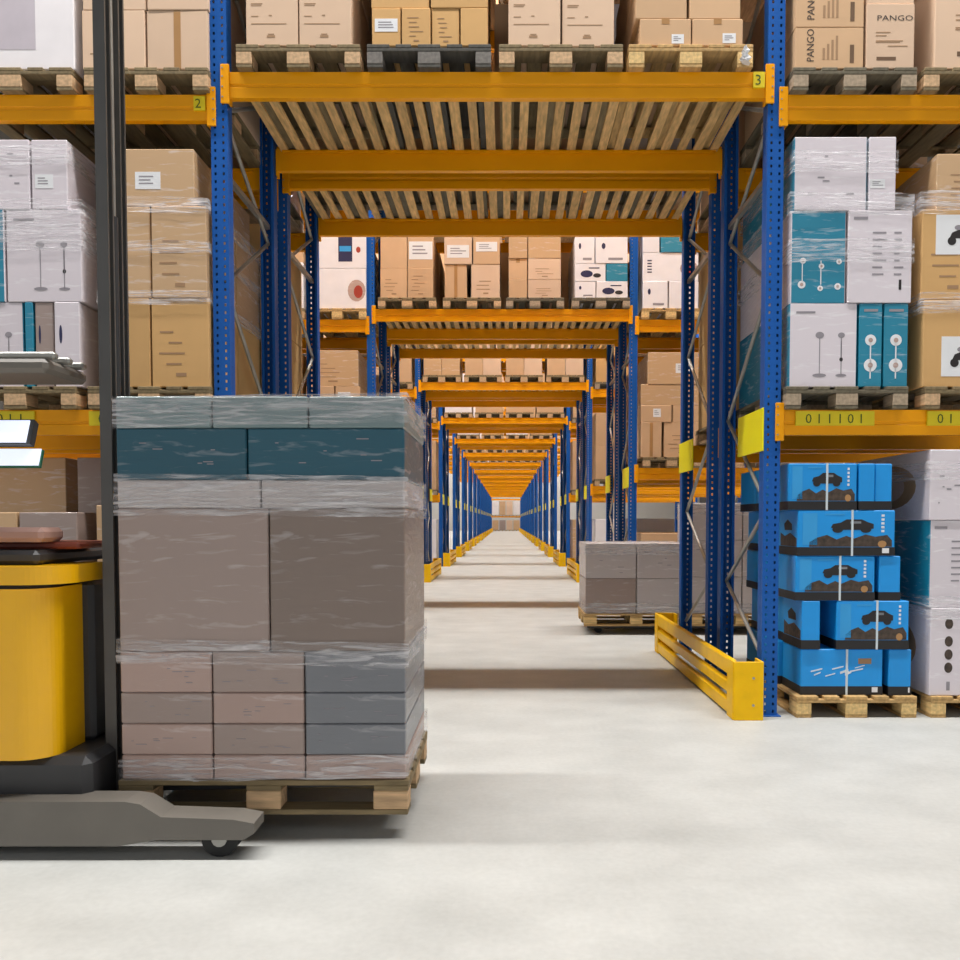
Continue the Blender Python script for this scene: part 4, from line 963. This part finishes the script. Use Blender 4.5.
    film('clear stretch film round the tall load on the reach truck', 0, 0, d + 0.01, d + 0.795, [(1.70, 1.825, x0 + .01, x1 + .03), (1.33, 1.50, x0 + .01, x1 + .03), (0.72, 0.82, x0 + .01, x1 + .03), (0.24, 0.34, x0 + .01, x1 + .03)], 22, 0.008)
truck()
# ------------------------------------------------------------------ second moving load, in the aisle behind the first rack row
def jack():
    d = 9.28
    t = thing('pallet_truck', 'low pallet truck under two grey wrapped loads in the aisle behind first rack row', 'pallet truck', (2.2, d + 0.4, 0))
    off = (-2.2, -(d + 0.4), 0)
    xl = PX(584, 620, d)
    for yy in (d + 0.13, d + 0.55):
        b = MB(); b.cbox(xl + 0.05, 3.35, yy, yy + 0.11, 0.055, 0.0995, 'truck_dark', 0.01); b.build('fork', t, off)
        b = MB(); b.tube((xl + 0.18, yy + 0.01, 0.041), (xl + 0.18, yy + 0.1, 0.041), 0.041, 'rubber', 14); b.build('wheel', t, off)
    b = MB(); b.cbox(3.36, 3.95, d + 0.05, d + 0.75, 0.08, 0.95, 'truck_yellow', 0.05); b.build('hood', t, off)
    b = MB(); b.tube((3.7, d + 0.2, 0.115), (3.7, d + 0.6, 0.115), 0.115, 'rubber', 18); b.build('drive_wheel', t, off)
    b = MB(); b.tube((3.9, d + 0.4, 0.9), (4.25, d + 0.4, 1.25), 0.025, 'truck_dark', 10); b.tube((4.25, d + 0.25, 1.25), (4.25, d + 0.55, 1.25), 0.02, 'rubber', 10); b.build('tiller', t, off)
    for i, (nm, top) in enumerate((('low', 543), ('tall', 503))):
        x0 = xl + 0.0 + i * 1.215
        p = pallet(0, 0, 0, f'wooden pallet under the {nm} grey load in the second aisle', 'pallet_new', True, 'pallets in use')
        p.rotation_euler.z = -math.pi / 2; p.location = (x0, d + 0.4, 0.1 - 0.0)
        z = 0.1 + 0.1446; zt = PZ(top, d); n = 2 if i == 0 else 3
        hh = (zt - z) / n
        for r in range(n):
            for c in range(2):
                kd = 'greywrap' if (r + c + i) % 3 else ('mauve' if i == 0 else 'greywrap')
                carton(x0 + 0.305 + c * 0.59, d + 0.015, z + r * hh, 0.58, hh - 0.003, 0.77, kd, f'{LOOK[kd]} carton, {ZPOS[n][r]}, {XPOS[2][c]}, {nm} grey load in the second aisle', ('specks',) if r % 2 else (), 'cartons in the second aisle', 0, r + c)
        film(f'clear stretch film round the {nm} grey load in the second aisle', 0, 0, d + 0.015, d + 0.785, [(zt - 0.14, zt + 0.004, x0 + .015, x0 + 1.185), (z - 0.01, z + 0.12, x0 + .015, x0 + 1.185)], 30 + i)
jack()
# ------------------------------------------------------------------ setting
mb = MB(); mb.add([(-40, -8, 0), (40, -8, 0), (40, 112, 0), (-40, 112, 0)], [(0, 1, 2, 3)], 'floor'); o = mb.build('floor'); o['kind'] = 'structure'
mb = MB(); mb.box(-40, 40, ye + 4.0, ye + 4.3, 0, 14, 'wall'); o = mb.build('wall_back'); o['kind'] = 'structure'
for x, nm in ((-25, 'wall_left'), (25, 'wall_right')):
    mb = MB(); mb.box(x - 0.15, x + 0.15, -8, ye + 4.0, 0, 13, 'roof_steel'); o = mb.build(nm); o['kind'] = 'structure'
mb = MB(); mb.box(-40, 40, -8, ye + 4.3, 13.0, 13.2, 'roof_steel'); o = mb.build('ceiling'); o['kind'] = 'structure'
# ------------------------------------------------------------------ light: strip lamps along every aisle
def strip(y, e, L=16.0, z=12.0):
    l = bpy.data.lights.new('aisle_lamp', 'AREA'); l.shape = 'RECTANGLE'; l.size = L; l.size_y = 0.35; l.energy = e; l.color = (1.0, 0.99, 0.97)
    o = bpy.data.objects.new('aisle_lamp', l); COL.objects.link(o); o.location = (0, y, z)
for k in range(0, NROW + 1): strip(Y0 - 1.665 + k * P, 1500 if k == 0 else 1250)
w = bpy.data.worlds.new('fill_world'); SC.world = w; w.use_nodes = True
bg = w.node_tree.nodes['Background']; bg.inputs[0].default_value = (0.94, 0.97, 1.0, 1); bg.inputs[1].default_value = 0.33  # added ambient fill, no lamp: comes in through the hall's open end
# ------------------------------------------------------------------ camera
cam = bpy.data.cameras.new('camera'); co = bpy.data.objects.new('camera', cam); COL.objects.link(co)
cam.sensor_width = 36.0; cam.sensor_fit = 'HORIZONTAL'; cam.lens = F * 36.0 / 960.0
th = math.atan(K)
co.location = (CAMX, 0, CAMZ); co.rotation_euler = (math.pi / 2 - th, 0, 0)
cam.shift_x = -(VX - 480) / 960.0; cam.shift_y = ((HY + F * K) - 480) / 960.0
cam.clip_start = 0.05; cam.clip_end = 300
SC.camera = co
SC.view_settings.view_transform = 'Standard'; SC.view_settings.look = 'None'; SC.view_settings.gamma = 1.0; SC.view_settings.use_curve_mapping = False
SC.view_settings.exposure = 0.68
SC.cycles.use_denoising = True; SC.cycles.max_bounces = 10; SC.cycles.diffuse_bounces = 2; SC.cycles.transparent_max_bounces = 16
